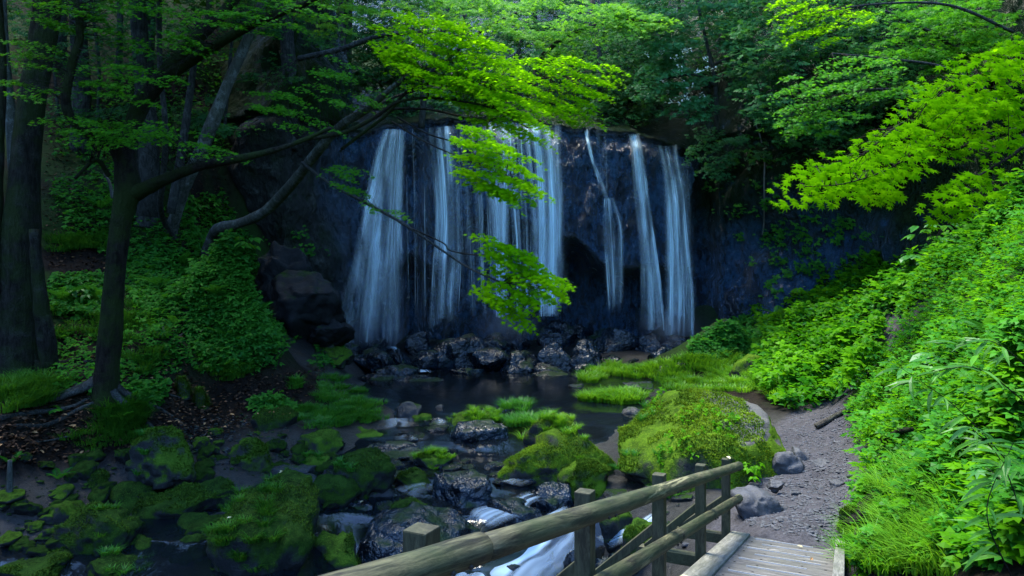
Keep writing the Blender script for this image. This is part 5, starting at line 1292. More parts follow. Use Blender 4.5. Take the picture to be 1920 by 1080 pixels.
limb('t6', 'trunk', rooted([(308, 415, 5, 18.5), (300, 385, 5, 18.5), (306, 330, 5, 18.5), (310, 240, 5, 18.5), (300, 120, 5, 18.5), (298, 0, 5, 18.5), (300, -60, 5, 18.5)], 328, 448, 1.0), 'bark_grey', T6, 8, .08, 15)
BG = [(540, 150, 14, 27, 'grey straight trunk up the dark slope right of the leaning tree'), (150, 160, 15, 24.5, 'dim trunk up the slope between the thick trunk and the maple'), (222, 20, 5, 23, 'thin pale stem at the top left behind the maple leaves'), (640, 120, 8, 33, 'dark trunk deep in the wood at the top behind the centre maple'), (600, 60, 9, 34, 'second dark trunk deep in the wood near the top edge')]
for (u, v, r, Y, l) in BG:
    b = P(u, v + 120, Y); t = thing('forest_tree', b, l, 'tree', 'trees up the dark slope')
    limb('bg', 'trunk', [(u, v + 130, r * 1.2, Y), (u + 3, v, r, Y), (u - 4, v - 150, r * .9, Y), (u + 6, v - 400, r * .8, Y)], 'bark_grey', t, 10, .06, int(u))

# --- pale curved maple that reaches over the pool
b = P(384, 496, 17.2); T7 = thing('maple_tree', b, 'pale curved maple growing sideways out of the bank, its bright leaves hanging before the falls', 'tree')
limb('m7', 'trunk', rooted([(392, 470, 10, 17.1), (402, 440, 9, 17.0), (412, 428, 9, 16.9), (445, 420, 8, 16.7), (495, 398, 9, 16.4), (545, 348, 9, 16.0), (592, 288, 9, 15.6), (640, 235, 8, 15.2), (690, 205, 6, 14.6), (735, 165, 5, 14.0), (790, 130, 4, 13.6), (860, 110, 3, 13.3)], 380, 498), 'bark_pale', T7, 12, .13, 16)
limb('m7', 'limb', [(566, 305, 3.2, 15.8), (620, 345, 2.8, 14.8), (700, 388, 3.0, 13.6), (760, 422, 2.8, 12.8), (830, 470, 2.2, 12.1), (882, 504, 2, 11.6), (940, 530, 1.5, 11.2)], 'bark_grey', T7, 7, .08, 17)
limb('m7', 'limb', [(775, 430, 2.0, 12.6), (830, 455, 1.6, 12.3), (845, 470, 1.4, 12), (900, 478, 1.2, 11.5), (950, 470, 1, 11.2)], 'twig', T7, 6, .08, 18)
limb('m7', 'limb', [(560, 262, 4, 13.4), (640, 250, 4, 13.2), (700, 222, 3.6, 13.0), (750, 190, 3, 12.8), (830, 185, 2.4, 12.6), (930, 205, 1.8, 12.4), (990, 240, 1.4, 12.2)], 'bark_dark', T7, 7, .08, 19)
limb('m7', 'limb', [(640, 280, 3, 13.6), (700, 235, 3, 13.4), (725, 215, 3, 13.3), (770, 168, 3, 13.1), (850, 150, 2.4, 12.9), (920, 160, 1.8, 12.7)], 'bark_dark', T7, 7, .08, 20)
limb('m7', 'limb', [(735, 228, 2.2, 13.0), (790, 262, 1.8, 12.4), (850, 290, 1.5, 11.8), (900, 310, 1.2, 11.4), (960, 335, 1, 11.1)], 'twig', T7, 6, .06, 21)
limb('m7', 'limb', [(745, 220, 2, 13.0), (800, 250, 1.6, 12.5), (860, 268, 1.3, 12), (930, 285, 1, 11.4)], 'twig', T7, 6, .06, 22)
limb('m7', 'limb', [(560, 110, 5, 14.8), (640, 92, 5, 14.4), (710, 68, 4, 14.0), (790, 62, 3, 13.6), (880, 70, 2, 13.3)], 'bark_grey', T7, 8, .08, 23)
limb('m7', 'limb', [(700, 205, 2.6, 14), (800, 205, 2, 13.8), (900, 225, 1.5, 13.6), (960, 215, 1, 13.4)], 'twig', T7, 6, .06, 24)
limb('m7', 'limb', [(690, 205, 3, 14.6), (760, 175, 2.6, 15.2), (870, 150, 2.2, 15.8), (980, 150, 2, 16.2), (1080, 140, 1.4, 16.5)], 'twig', T7, 6, .06, 25)
main = [[(700, 45), (760, 22), (850, 38), (905, 62), (962, 108), (990, 165), (1015, 220), (1030, 262), (1000, 265), (955, 238), (900, 222), (850, 186), (790, 150), (735, 112), (712, 80)],
        S((725, 95), (870, 170), 30), S((760, 30), (930, 95), 26), S((850, 120), (990, 240), 26)]
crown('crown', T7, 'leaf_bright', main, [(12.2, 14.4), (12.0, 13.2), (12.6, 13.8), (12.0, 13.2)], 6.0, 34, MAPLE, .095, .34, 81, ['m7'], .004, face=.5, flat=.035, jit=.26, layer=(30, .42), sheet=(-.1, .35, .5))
sp1 = [[(860, 245), (895, 238), (950, 262), (990, 300), (1018, 345), (1005, 368), (960, 382), (915, 358), (868, 340), (858, 300)], S((870, 250), (960, 275), 10), S((865, 330), (965, 378), 10), S((900, 290), (1010, 352), 14)]
crown('leaf_spray', T7, 'leaf_bright', sp1, (10.6, 11.6), 5.5, 26, MAPLE, .088, .24, 82, ['m7'], .003, face=.5, flat=.03, jit=.26, layer=(27, .42), sheet=(-.1, .4, .45))
sp2 = [[(872, 447), (918, 440), (965, 470), (1015, 492), (1066, 530), (1062, 550), (1005, 556), (990, 596), (965, 606), (930, 570), (898, 545), (930, 522), (922, 478)], S((880, 448), (955, 470), 8), S((900, 540), (975, 600), 12), S((950, 490), (1062, 540), 14)]
crown('leaf_spray', T7, 'leaf_bright', sp2, (10.4, 11.4), 5.5, 26, MAPLE, .088, .22, 83, ['m7'], .003, face=.5, flat=.03, jit=.26, layer=(26, .5), sheet=(-.1, .5, .45))
sp3 = [S((580, 135), (715, 195), 28), S((600, 125), (690, 135), 12), S((478, 178), (622, 250), 32), S((500, 165), (580, 185), 12), S((620, 318), (700, 378), 18), S((640, 308), (690, 330), 10), S((738, 400), (762, 408), 6), S((590, 190), (640, 200), 10)]
crown('leaf_spray', T7, 'leaf_deep', sp3, (12.8, 14.6), 5.0, 26, MAPLE, .085, .26, 84, ['m7'], .004, face=.45, flat=.03, jit=.28, layer=(26, .4), sheet=(-.1, .4, .4))
sp4 = [[(905, 110), (980, 104), (1080, 106), (1162, 135), (1122, 168), (1092, 228), (1030, 222), (985, 200), (950, 150)], S((1000, 120), (1150, 135), 14), S((990, 175), (1110, 215), 16)]
crown('leaf_spray', T7, 'leaf_bright', sp4, (15.4, 17.0), 5.0, 34, MAPLE, .11, .40, 85, ['m7'], .005, face=.45, flat=.03, jit=.28, layer=(24, .25), sheet=(0, .25, .4))

# --- maple at the right edge: only its near branch is in view
b = np.array([5.6, 4.6, float(ground_z(5.6, 4.6))]); T8 = thing('maple_tree', b, 'yellow green maple branch reaching in from the right edge', 'tree')
limb('m8', 'trunk', [(2560, 700, 60, 4.6), (2500, 400, 52, 4.6), (2440, 150, 44, 4.6), (2420, -150, 36, 4.6)], 'bark_dark', T8, 12, .1, 26)
limb('m8', 'limb', [(2450, 260, 30, 4.6), (2200, 250, 14, 4.6), (2000, 236, 9, 4.55), (1900, 246, 6, 4.5), (1820, 262, 5, 4.45), (1770, 258, 4, 4.4), (1730, 236, 3, 4.35), (1690, 232, 2.2, 4.3), (1620, 290, 1.6, 4.25)], 'bark_dark', T8, 8, .1, 27)
limb('m8', 'limb', [(2000, 236, 7, 4.55), (1940, 180, 5, 4.5), (1905, 190, 4, 4.5), (1850, 140, 3, 4.5), (1790, 160, 2, 4.5), (1720, 215, 1.6, 4.4)], 'bark_dark', T8, 8, .1, 28)
limb('m8', 'limb', [(1830, 262, 3.4, 4.4), (1790, 280, 2.6, 4.3), (1740, 275, 2, 4.2), (1660, 320, 1.6, 4.15), (1580, 345, 1.2, 4.1), (1510, 350, 1, 4.1)], 'twig', T8, 6, .1, 29)
limb('m8', 'limb', [(1960, 240, 4, 4.3), (1900, 290, 3, 4.2), (1850, 320, 2, 4.15), (1800, 355, 1.4, 4.1), (1770, 380, 1, 4.1)], 'twig', T8, 6, .1, 30)
pr = [[(1925, 62), (1882, 76), (1800, 112), (1745, 158), (1700, 200), (1645, 214), (1640, 240), (1600, 268), (1580, 286), (1500, 322), (1465, 352), (1500, 358), (1530, 372), (1545, 358), (1592, 384), (1640, 362), (1662, 384), (1702, 352), (1720, 322), (1760, 312), (1792, 286), (1842, 270), (1925, 268)],
      [(1745, 366), (1800, 330), (1852, 300), (1862, 330), (1852, 362), (1792, 398), (1762, 380)]]
crown('crown', T8, 'leaf_right', pr, [(4.0, 4.8), (3.9, 4.2)], 3.1, 13, MAPLE, .066, .15, 86, ['m8'], .0018, face=.75, up=.7, jit=.26, flat=.04, layer=(36, -.5), sheet=(3.2, .4, .35))

# --- trees and shrubs above and beside the falls
def wood(name, label, cat, base, trunk, mat, polys, Yr, dens, per, T, size, spread, seed, group=None, bark='bark_grey', **kw):
    t = thing(name, base, label, cat, group); key = 'w%d' % seed
    for L in trunk: limb(key, 'trunk' if L is trunk[0] else 'limb', L, bark, t, 8, .08, seed)
    crown('crown', t, mat, polys, Yr, dens, per, T, size, spread, seed, **kw)
    return t
wood('maple_tree', 'pale minty maple boughs spreading at the top, right of centre', 'tree', P(1010, 200, 25), [[(1000, 210, 6, 25.5), (1010, 120, 6, 25.5), (1060, 70, 4, 25), (1150, 40, 3, 25), (1240, 40, 2, 25)]], 'leaf_far_bright',
     [[(985, 70), (1060, 30), (1130, 5), (1260, 22), (1275, 38), (1180, 60), (1090, 88), (1000, 120)], S((1010, 60), (1110, 50), 12), S((1100, 20), (1250, 35), 14)], (24, 26.5), 4.0, 40, CL5, .19, .75, 91, flat=.03, layer=(18, 0), sheet=(0, .15, .35))
wood('maple_tree', 'sunlit maple crown at the top centre against the light', 'tree', P(800, 230, 30), [[(790, 240, 6, 30), (800, 150, 6, 30), (830, 60, 5, 30), (850, -40, 4, 30)], [(805, 140, 4, 30), (900, 60, 3, 29), (1000, 10, 2, 28)]], 'leaf_far_bright',
     [S((600, 10), (720, 25), 24), S((700, -5), (990, 12), 26), S((900, 30), (1000, 70), 20), S((560, 40), (640, 60), 18), S((930, -5), (1100, 10), 16)], (22, 29), 4.2, 36, CL5, .20, .7, 92, flat=.04, layer=(20, .1), sheet=(0, .2, .4))
wood('forest_tree', 'mid green trees filling the gap above the lip behind the centre maple', 'tree', P(900, 225, 36), [[(880, 240, 5, 36), (885, 140, 5, 36), (870, 20, 4, 36)], [(950, 240, 4, 36), (960, 140, 4, 36), (990, 40, 3, 36)]], 'leaf_far',
     [[(690, 130), (800, 100), (1100, 80), (1180, 230), (1100, 232), (900, 218), (720, 226)], [(560, 30), (760, 60), (760, 150), (640, 170), (560, 110)]], (33, 38), 3.4, 34, CL5, .27, .8, 93, droop=.2)
wood('bush', 'pale grey green bush on the cliff lip at the top left', 'bush', P(760, 225, 32.5), [[(760, 235, 3, 32.5), (765, 200, 3, 32.5), (760, 160, 2, 32.5)]], 'leaf_cool',
     [[(690, 175), (760, 165), (850, 175), (870, 215), (800, 220), (730, 228), (700, 215)]], (31.5, 33.5), 4, 26, CL5, .2, .5, 94, droop=.2)
wood('forest_tree', 'dark tree crown above the right half of the falls', 'tree', P(1130, 200, 33), [[(1120, 235, 5, 33), (1125, 120, 5, 33), (1110, 0, 4, 33)]], 'leaf_far',
     [[(1090, 60), (1220, 60), (1240, 235), (1110, 235), (1090, 160)], S((1140, 110), (1220, 118), 10)], (31.5, 35), 3.4, 32, CL5, .25, .7, 95, droop=.3)
t = wood('blossom_tree', 'bluish green tree with white blossoms hanging over the right end of the falls', 'tree', P(1330, 190, 28), [[(1345, 250, 4, 28.4), (1340, 150, 4, 28), (1320, 60, 3, 27.8), (1300, -30, 3, 27.6)], [(1340, 160, 3, 28), (1300, 140, 2, 27.4), (1240, 150, 2, 27)], [(1340, 120, 3, 28), (1390, 100, 2, 27.4), (1420, 110, 2, 27)]], 'leaf_cool',
     [S((1200, 25), (1310, 45), 22), S((1210, 75), (1330, 95), 24), S((1215, 125), (1330, 150), 26), S((1225, 165), (1350, 195), 22), S((1190, 160), (1240, 175), 14), S((1320, 30), (1430, 50), 22), S((1370, 75), (1450, 105), 18), S((1265, 200), (1340, 212), 14), S((1370, 105), (1430, 125), 12), S((1190, -10), (1400, 5), 22)], (26, 28), 5.5, 28, CL5, .21, .55, 96, flat=.05, layer=(22, .15), sheet=(3.1, .3, .4))
rg = gen(5); a = Acc(); C = np.concatenate([PXY(*poly_sample(S((1215, 95), (1340, 130), 30), 16, rg).T, 26 + rg.random(16)), PXY(*poly_sample(S((1215, 165), (1340, 190), 25), 14, rg).T, 26 + rg.random(14))])
k = np.repeat(np.arange(len(C)), 9); pos = C[k] + rg.normal(0, .07, (len(k), 3)) * [1, 1, .6]
leaves(a, SIMPLE, pos, rg.normal(0, .5, (len(k), 3)) + [0, -.5, .8], rg.normal(0, 1, (len(k), 3)) + [0, 0, .6], .085 + .05 * rg.random(len(k)), rg.random(len(k))); obj('blossoms', a, M['blossom'], parent=t, smooth=False)
wood('bush', 'dark bluish bush clinging to the corner above the right end of the falls', 'bush', P(1350, 300, 28.8), [[(1390, 250, 2, 28.8), (1370, 285, 2, 28.5), (1345, 300, 1.5, 28.2)]], 'leaf_cool',
     [S((1300, 285), (1400, 300), 18), S((1320, 318), (1390, 328), 12), S((1290, 255), (1400, 262), 16), S((1400, 260), (1430, 290), 12)], (27.8, 29), 5, 24, CL5, .19, .42, 97, droop=.3)
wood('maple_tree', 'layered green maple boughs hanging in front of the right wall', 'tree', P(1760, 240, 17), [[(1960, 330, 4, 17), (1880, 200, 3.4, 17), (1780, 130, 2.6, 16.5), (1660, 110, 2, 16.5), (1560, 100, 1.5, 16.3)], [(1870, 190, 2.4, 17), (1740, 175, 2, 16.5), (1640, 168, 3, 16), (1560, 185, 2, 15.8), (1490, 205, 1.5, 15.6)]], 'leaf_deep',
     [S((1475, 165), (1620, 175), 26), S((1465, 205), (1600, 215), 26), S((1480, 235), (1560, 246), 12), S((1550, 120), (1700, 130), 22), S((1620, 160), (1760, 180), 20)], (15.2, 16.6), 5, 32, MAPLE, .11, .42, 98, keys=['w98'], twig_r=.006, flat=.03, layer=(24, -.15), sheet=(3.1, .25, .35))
wood('maple_tree', 'lit maple tips near the top edge, right of the blossom tree', 'tree', P(1700, 60, 19), [[(1900, 60, 3, 19), (1780, 10, 2.6, 18.5), (1640, 8, 2, 18), (1500, 30, 1.5, 17.5)]], 'leaf_bright',
     [S((1440, 8), (1560, 20), 22), S((1470, 45), (1580, 70), 20), S((1530, 20), (1640, 30), 16)], (17, 18.5), 5, 32, MAPLE, .11, .42, 99, keys=['w99'], twig_r=.006, flat=.03, layer=(22, -.2), sheet=(3.1, .3, .35))
wood('forest_tree', 'dark green crown filling the top right corner', 'tree', P(1850, 150, 21), [[(2000, 330, 5, 21), (1985, 180, 5, 21), (1965, 60, 4.5, 21), (1950, -60, 4, 21)], [(1870, 150, 4, 21), (1760, 70, 3, 20.5), (1660, 20, 2, 20)]], 'leaf_deep',
     [S((1640, 20), (1800, 40), 26), S((1700, 70), (1900, 80), 26), S((1780, 15), (1925, 30), 26), S((1740, 115), (1880, 120), 20), S((1820, 60), (1925, 70), 20), S((1640, 80), (1740, 90), 16)], (19, 22), 4.2, 34, CL5, .18, .6, 100, flat=.03, layer=(22, -.2), sheet=(3.1, .25, .4))
wood('forest_tree', 'dim shrubs and saplings hanging on the dark wall behind the right maple', 'bush', P(1650, 300, 26), [[(1600, 330, 3, 26.5), (1610, 260, 3, 26), (1640, 200, 2, 25.5)]], 'leaf_far',
     [S((1540, 240), (1620, 265), 18), S((1460, 265), (1560, 285), 14), S((1600, 260), (1700, 280), 18), S((1480, 300), (1560, 306), 10), S((1380, 150), (1470, 190), 20), S((1400, 200), (1460, 240), 16), S((1700, 300), (1780, 330), 16)], (24.5, 26.6), 4, 24, CL5, .19, .45, 101, droop=.4)
wood('forest_tree', 'dark woodland crowns at the top between the blossom tree and the maples', 'tree', P(1420, 100, 33), [[(1420, 240, 5, 33), (1410, 100, 5, 33), (1400, -40, 4, 33)], [(1290, 240, 4, 34), (1280, 100, 4, 34), (1270, -40, 3, 34)]], 'leaf_far',
     [[(1180, -20), (1480, -20), (1480, 120), (1400, 170), (1250, 150), (1180, 80)]], (31.5, 35), 3.2, 32, CL5, .27, .85, 102, droop=.3)
wood('forest_tree', 'dim leaves of saplings up the dark left slope', 'tree', P(420, 150, 25), [[(420, 260, 3, 25), (430, 130, 3, 25), (440, 20, 3, 25)], [(180, 260, 3, 24), (186, 130, 3, 24), (170, 0, 3, 24)]], 'leaf_far',
     [S((330, 60), (420, 80), 18), S((560, 60), (650, 80), 18), S((430, 140), (560, 150), 14), S((490, 105), (560, 118), 10), S((60, 210), (120, 220), 10), S((180, 200), (290, 210), 12), S((470, 20), (560, 40), 20), S((150, 30), (300, 40), 20), S((340, 180), (430, 190), 10)], (22, 25.5), 3.4, 22, CL5, .17, .45, 103, droop=.2)
wood('forest_tree', 'dense dark foliage rising behind the lip of the falls', 'tree', P(1000, 215, 40), [[(1010, 235, 4, 40), (1010, 120, 4, 40), (1000, 0, 4, 40)]], 'leaf_far',
     [[(660, 60), (1240, 60), (1260, 240), (1100, 236), (900, 222), (700, 236)], [(560, -20), (1200, -20), (1200, 70), (560, 80)]], (35, 42), 2.8, 36, CL5, .34, 1.1, 104, droop=.2)
wood('forest_tree', 'dark leaves massed over the top of the right wall', 'tree', P(1620, 130, 27), [[(1600, 260, 5, 27.5), (1610, 130, 5, 28), (1620, -40, 4, 28)]], 'leaf_far',
     [[(1380, -20), (1930, -20), (1930, 260), (1700, 250), (1480, 260), (1380, 150)]], (23, 29), 2.8, 32, CL5, .25, .8, 105, droop=.3)
wood('forest_tree', 'dim sapling leaves high in the top left corner', 'tree', P(100, 100, 24), [[(110, 220, 3, 24), (100, 80, 3, 24), (110, -40, 3, 24)]], 'leaf_far',
     [[(0, -20), (520, -20), (520, 60), (300, 130), (0, 160)], S((80, 180), (260, 210), 20), S((300, 200), (480, 260), 18)], (20, 27), 1.6, 28, CL5, .21, .6, 106, droop=.25)
# unseen crowns added above the view to shade the gorge
for (x, y, z, rx, ry, rz, n, l) in [(-7, 28.5, 19.5, 5, 4, 2, 4200, 'added shade crown arching over the pool from the left'), (7, 30, 20.5, 4.5, 3.5, 2, 3000, 'added shade crown arching over the right end of the falls'), (-6.5, 15.5, 14.5, 3.5, 3.5, 1.8, 4200, 'added shade crown over the left stream bed'), (-18, 27, 24, 6, 6, 4, 4800, 'added shade crown high on the left slope'), (-22, 20, 22, 6, 6, 4, 4200, 'added shade crown over the top of the left slope'), (-12, 33, 22, 5, 5, 3, 3600, 'added shade crown behind the left end of the cliff'), (-10, 41, 24, 6, 4, 3, 3600, 'added shade crown far back on the left of the plateau'), (4, 43, 27, 6, 4, 3, 3600, 'added shade crown at the back of the plateau over the right falls'), (12, 30, 22, 5, 4, 3, 3600, 'added shade crown above the right corner of the falls'), (19.5, 24, 21, 5, 4, 3, 3000, 'added shade crown over the upper right wall'), (-13, 24, 19, 6, 6, 3, 4200, 'added shade crown closing the gorge above the left slope'), (16.5, 19, 18, 4.5, 5, 3, 3000, 'added shade crown closing the gorge above the right wall'), (-9, 6, 13, 5, 5, 2.5, 4200, 'added shade crown overhanging the stream behind the left bank'), (-17, 13, 15, 5, 6, 3, 3600, 'added shade crown over the left edge of the bank')]:
    fx, fy = (x, y)
    if abs(x + .5) < 8.2 and y < 31 and y > 14: fx, fy = ((-13.0 if x < 3 else 12.5), (36.0 if y > 25 else y))
    t = thing('forest_tree', (fx, fy, float(ground_z(fx, fy))), l, 'tree')
    a = Acc(); g = float(ground_z(fx, fy)); tube(a, [(fx, fy, g - .3), (fx + .2, fy, g + (z - g) * .75), ((fx * .4 + x * .6), (fy * .4 + y * .6), z + .6), (x, y, z)], [.34, .26, .18, .10], n=20, sides=10, wob=.1, seed=int(n)); obj('trunk', a, M['bark_grey'], parent=t)
    canopy(t, (x, y, z), (rx, ry, rz), n, int(n + x), .36)
# hanging vine on the right wall
p = [(1411, 205), (1416, 232), (1424, 260), (1433, 300), (1437, 340), (1438, 390), (1434, 420), (1430, 442)]
pts = []
for u, v in p:
    h, n = cliff_px(u, v); pts.append(h + n * .12 if h is not None and h[1] < 32 else P(u, v, 28.6))
a = Acc(); tube(a, pts, [.03] * len(pts), n=40, sides=6, wob=.1, seed=3); obj('vine', a, M['vine'], label='long pale bare vine hanging down the right wall', cat='vine')
# ------------------------------------------------------------------ plants
def cover(acc, poly, n, T, size, hmax, rg, mound=.5, face=.25, jit=.4, hmin=.02, y0=3.0, tip=(0, 0, 0), bias=2.0):
    q = poly_sample(poly, n, rg); g = ground_hit(q[:, 0], q[:, 1], y0)
    m = .55 + mound * fbm(np.stack([g[:, 0] * 1.3, g[:, 1] * 1.3, g[:, 2]], 1), 3, 77)
    h = hmin + hmax * np.clip(m, .15, 1.3) * rg.random(n) ** (1 / bias)
    p = g.copy(); p[:, 2] += h; p[:, :2] += rg.normal(0, .04, (n, 2))
    # leaves sit in level tiers and turn outwards from the slope
    nr = np.stack([rg.normal(0, jit, n), -face + rg.normal(0, jit, n), .9 + rg.normal(0, .2, n)], 1)
    az = rg.random(n) * 6.28; tp = np.stack([np.cos(az) + tip[0], np.sin(az) + tip[1], -.25 + 0 * az + tip[2]], 1)
    r = np.clip(.42 + .6 * fbm(g * .9, 3, 91) + .25 * (h / (hmax + .01) - .5) + rg.normal(0, .2, n), 0, 1)
    leaves(acc, T, p, nr, tp, size * (.55 + .8 * rg.random(n)), r)

def fern(p, L, n, seed, label, mat='fern', rg=None, group=None, tilt=.5):
    rg = gen(seed); az = np.arange(n) * 6.283 / n + rg.random(n) * .6; el = tilt + .35 * rg.random(n)
    tip = np.stack([np.cos(az) * np.cos(el), np.sin(az) * np.cos(el), np.sin(el)], 1)
    nr = np.stack([-np.cos(az) * np.sin(el), -np.sin(az) * np.sin(el), np.cos(el)], 1)
    a = Acc(); leaves(a, FROND, np.repeat(np.array([p]), n, 0), nr, tip, L * (.7 + .5 * rg.random(n)), rg.random(n))
    return obj('fern', a, M[mat], base=p, smooth=False, label=label, cat='fern', group=group)

def broadleaf(p, H, n, size, seed, label, mat='leaf_big', T=OVATE, name='leafy_plant', cat='plant', group=None, spread=.6, tiers=1):
    """stems that end in leaves held out level"""
    rg = gen(seed); t = thing(name, p, label, cat, group); st = Acc(); lf = Acc()
    for i in range(n):
        az = i * 2.4 + rg.random(); h = H * (.45 + .6 * rg.random()); r = spread * H * (.25 + .8 * rg.random())
        q = p + np.array([math.cos(az) * r, math.sin(az) * r, h])
        tube(st, [p, p + np.array([math.cos(az) * r * .35, math.sin(az) * r * .35, h * .65]), q], [.012 * H + .002, .008 * H + .002, .003], n=6, sides=4, cap=False)
        k = 3 if tiers == 1 else 5
        for j in range(k):
            a2 = az + (j - (k - 1) / 2) * 1.05
            leaves(lf, T, q[None], np.array([[math.cos(a2) * .35, math.sin(a2) * .35 - .15, .9]]) + rg.normal(0, .12, (1, 3)), np.array([[math.cos(a2), math.sin(a2), -.15]]), np.array([size * (.7 + .5 * rg.random())]), np.array([rg.random()]))
    obj('stems', st, M['twig'], parent=t); obj('leaves', lf, M[mat], parent=t, smooth=False)
    return t

def tuft(acc, pts, h, rg, n=160, rad=.18, wid=.0045, lean=(.5, 1.0)):
    for p in pts:
        k = int(n * (.7 + .6 * rg.random())); a = rg.random(k) * 6.28; r = rad * np.sqrt(rg.random(k))
        root = p + np.stack([np.cos(a) * r, np.sin(a) * r, 0 * a], 1)
        hb = .65 + .6 * rg.random(); base = rg.random()
        blades(acc, root, h * hb * (.55 + .6 * rg.random(k)), lean[0] + (lean[1] - lean[0]) * rg.random(k), a + rg.normal(0, .5, k), np.full(k, wid), rg, rnd=np.clip(base * .75 + rg.normal(.12, .16, k), 0, 1))

def grass_patch(label, poly, ntuft, h, mat, seed, n=150, rad=.2, wid=.006, y0=3.0, lift=0.0, name='grass_clump', cat='grass', kind=None, lean=(.5, 1.0), group=None):
    rg = gen(seed); q = poly_sample(poly, ntuft, rg); g = ground_hit(q[:, 0], q[:, 1], y0); g[:, 2] = np.maximum(g[:, 2], water_z(g[:, 0], g[:, 1]) * (g[:, 0] < 5) - 3 * (g[:, 0] >= 5)) + lift
    a = Acc(); tuft(a, g, h, rg, n, rad, wid, lean)
    return obj(name, a, M[mat], smooth=False, label=label, cat=cat, kind=kind, group=group)

def rock_tuft(label, key, n, h, mat, seed, umin=-9e9, umax=9e9, per=60, rad=.08, vmax=9e9, minz=.3, side=None):
    V, f, o = ROCKS[key]; rg = gen(seed); p, nn = surf_sample(V, f, n * 12, rg, minz)
    u = 960 + F * p[:, 0] / p[:, 1]; v = 540 + F * (CZ - p[:, 2]) / p[:, 1]
    k = (u > umin) & (u < umax) & (v < vmax); p = p[k][:n]
    a = Acc(); tuft(a, p - [0, 0, .01], h, rg, per, rad, .006)
    return obj('grass_tuft', a, M[mat], smooth=False, label=label, cat='grass')

# --- grass along the stream
grass_patch('long bright grass growing in the pool before the right falls', [(1085, 690), (1130, 682), (1200, 690), (1260, 680), (1330, 668), (1400, 672), (1440, 700), (1400, 716), (1300, 722), (1200, 716), (1120, 718)], 120, .40, 'grass_bright', 201, 97, .30, 0.0120)
grass_patch('low carpet of bright grass behind the huge boulder', [(1230, 715), (1330, 712), (1440, 700), (1450, 730), (1380, 738), (1260, 735)], 60, .30, 'grass_bright', 202, 82, .28, 0.0105)
grass_patch('overhanging clump of grass at the right edge of the pool', [(1066, 742), (1110, 732), (1190, 738), (1220, 752), (1180, 762), (1100, 762)], 46, .42, 'grass_bright', 203, 112, .26, 0.0105)
grass_patch('tall soft grass by the mossy hump in mid stream', [(945, 800), (980, 790), (1010, 815), (990, 838), (950, 832)], 20, .34, 'grass_cool', 204, 120, .18, 0.0075, lift=.12)
rock_tuft('grass fringe along the top of the mossy hump', 'hump', 26, .28, 'grass_bright', 205, per=90, rad=.12)
rock_tuft('grass cap on the long low rock at the pool outlet', 'm4', 16, .24, 'grass_bright', 206, umin=880, per=120, rad=.12)
rock_tuft('thin grass along the left end of the outlet rock', 'm4', 12, .14, 'grass_bright', 207, umax=900, per=70, rad=.1)
rock_tuft('grass cap on the little mid stream island', 'm7', 16, .16, 'grass_bright', 208, per=90, rad=.09)
rock_tuft('shaggy grass hanging off the left side of the largest slab', 'slab', 46, .20, 'grass_dark', 209, umax=520, per=80, rad=.1, minz=.15)
rock_tuft('grass tuft on the flank of the long slanting rock', 'l3', 6, .16, 'grass_dark', 210, umin=160, umax=215, per=60)
rock_tuft('grass tuft at the left of the green humped rock', 'l4', 8, .18, 'grass_cool', 211, umax=290, per=80, minz=.1)
rock_tuft('grass tuft on the mossy rock at the bottom left', 'l16', 8, .14, 'grass_cool', 212, umin=190, per=60)
rock_tuft('grass tuft on the tuft topped stone', 'l33', 7, .14, 'grass_cool', 213, per=70)
rock_tuft('tuft at the left tip of the dark mid stream slab', 'l10', 6, .16, 'grass_cool', 214, umax=665, per=80)
rock_tuft('grass streaming down the front of the long yellow boulder', 'long', 12, .18, 'grass_bright', 215, umin=1060, umax=1120, per=60, minz=0)
rock_tuft('grass at the foot of the huge boulder between the blocks', 'big', 10, .2, 'grass_cool', 216, umax=1240, per=60, minz=-.2)
grass_patch('wide lawn of soft grass on the left shore of the pool', [(585, 712), (640, 700), (665, 730), (700, 752), (728, 770), (720, 795), (650, 800), (580, 806), (545, 790), (555, 770), (600, 760), (590, 735)], 150, .20, 'grass_cool', 220, 97, .22, 0.0075)
grass_patch('grass strip along the path side of the left lawn', [(490, 752), (560, 748), (590, 770), (560, 780), (500, 770)], 26, .18, 'grass_cool', 221, 75, .2, 0.0075)
grass_patch('dark grass below the roots of the thin maple', [(190, 775), (235, 750), (265, 790), (250, 810), (205, 812)], 30, .34, 'grass_dark', 222, 97, .22, 0.0090)
grass_patch('dry edged grass on the stream bank below the thin maple', [(110, 820), (200, 805), (260, 810), (250, 838), (150, 848)], 26, .22, 'grass_dark', 223, 67, .2, 0.0075)
grass_patch('dark grass at the foot of the thick old trunk', [(0, 710), (95, 700), (120, 725), (70, 760), (0, 780)], 50, .36, 'grass_dark', 224, 90, .25, 0.0090)
grass_patch('grass tufts on the worn path up the left bank', [(240, 665), (300, 655), (315, 690), (260, 705)], 9, .36, 'grass_dark', 225, 90, .2, 0.0090)
grass_patch('grass on the slope right of the thick trunk', [(95, 560), (180, 560), (300, 590), (310, 640), (200, 650), (100, 640)], 60, .34, 'grass_dark', 226, 67, .25, 0.0090)
grass_patch('level grassy ledge high on the left slope', [(90, 450), (190, 440), (200, 470), (100, 475)], 30, .35, 'grass_dark', 227, 67, .3, 0.0120)
grass_patch('wispy grass at the foot of the fern covered bank', [(370, 690), (460, 690), (470, 715), (390, 720)], 22, .26, 'grass_dark', 228, 75, .2, 0.0075)
grass_patch('grass running along the right side of the bridge', [(1590, 1075), (1600, 1010), (1680, 900), (1760, 880), (1820, 960), (1800, 1085)], 90, .42, 'grass_bright', 229, 60, .22, 0.0075)
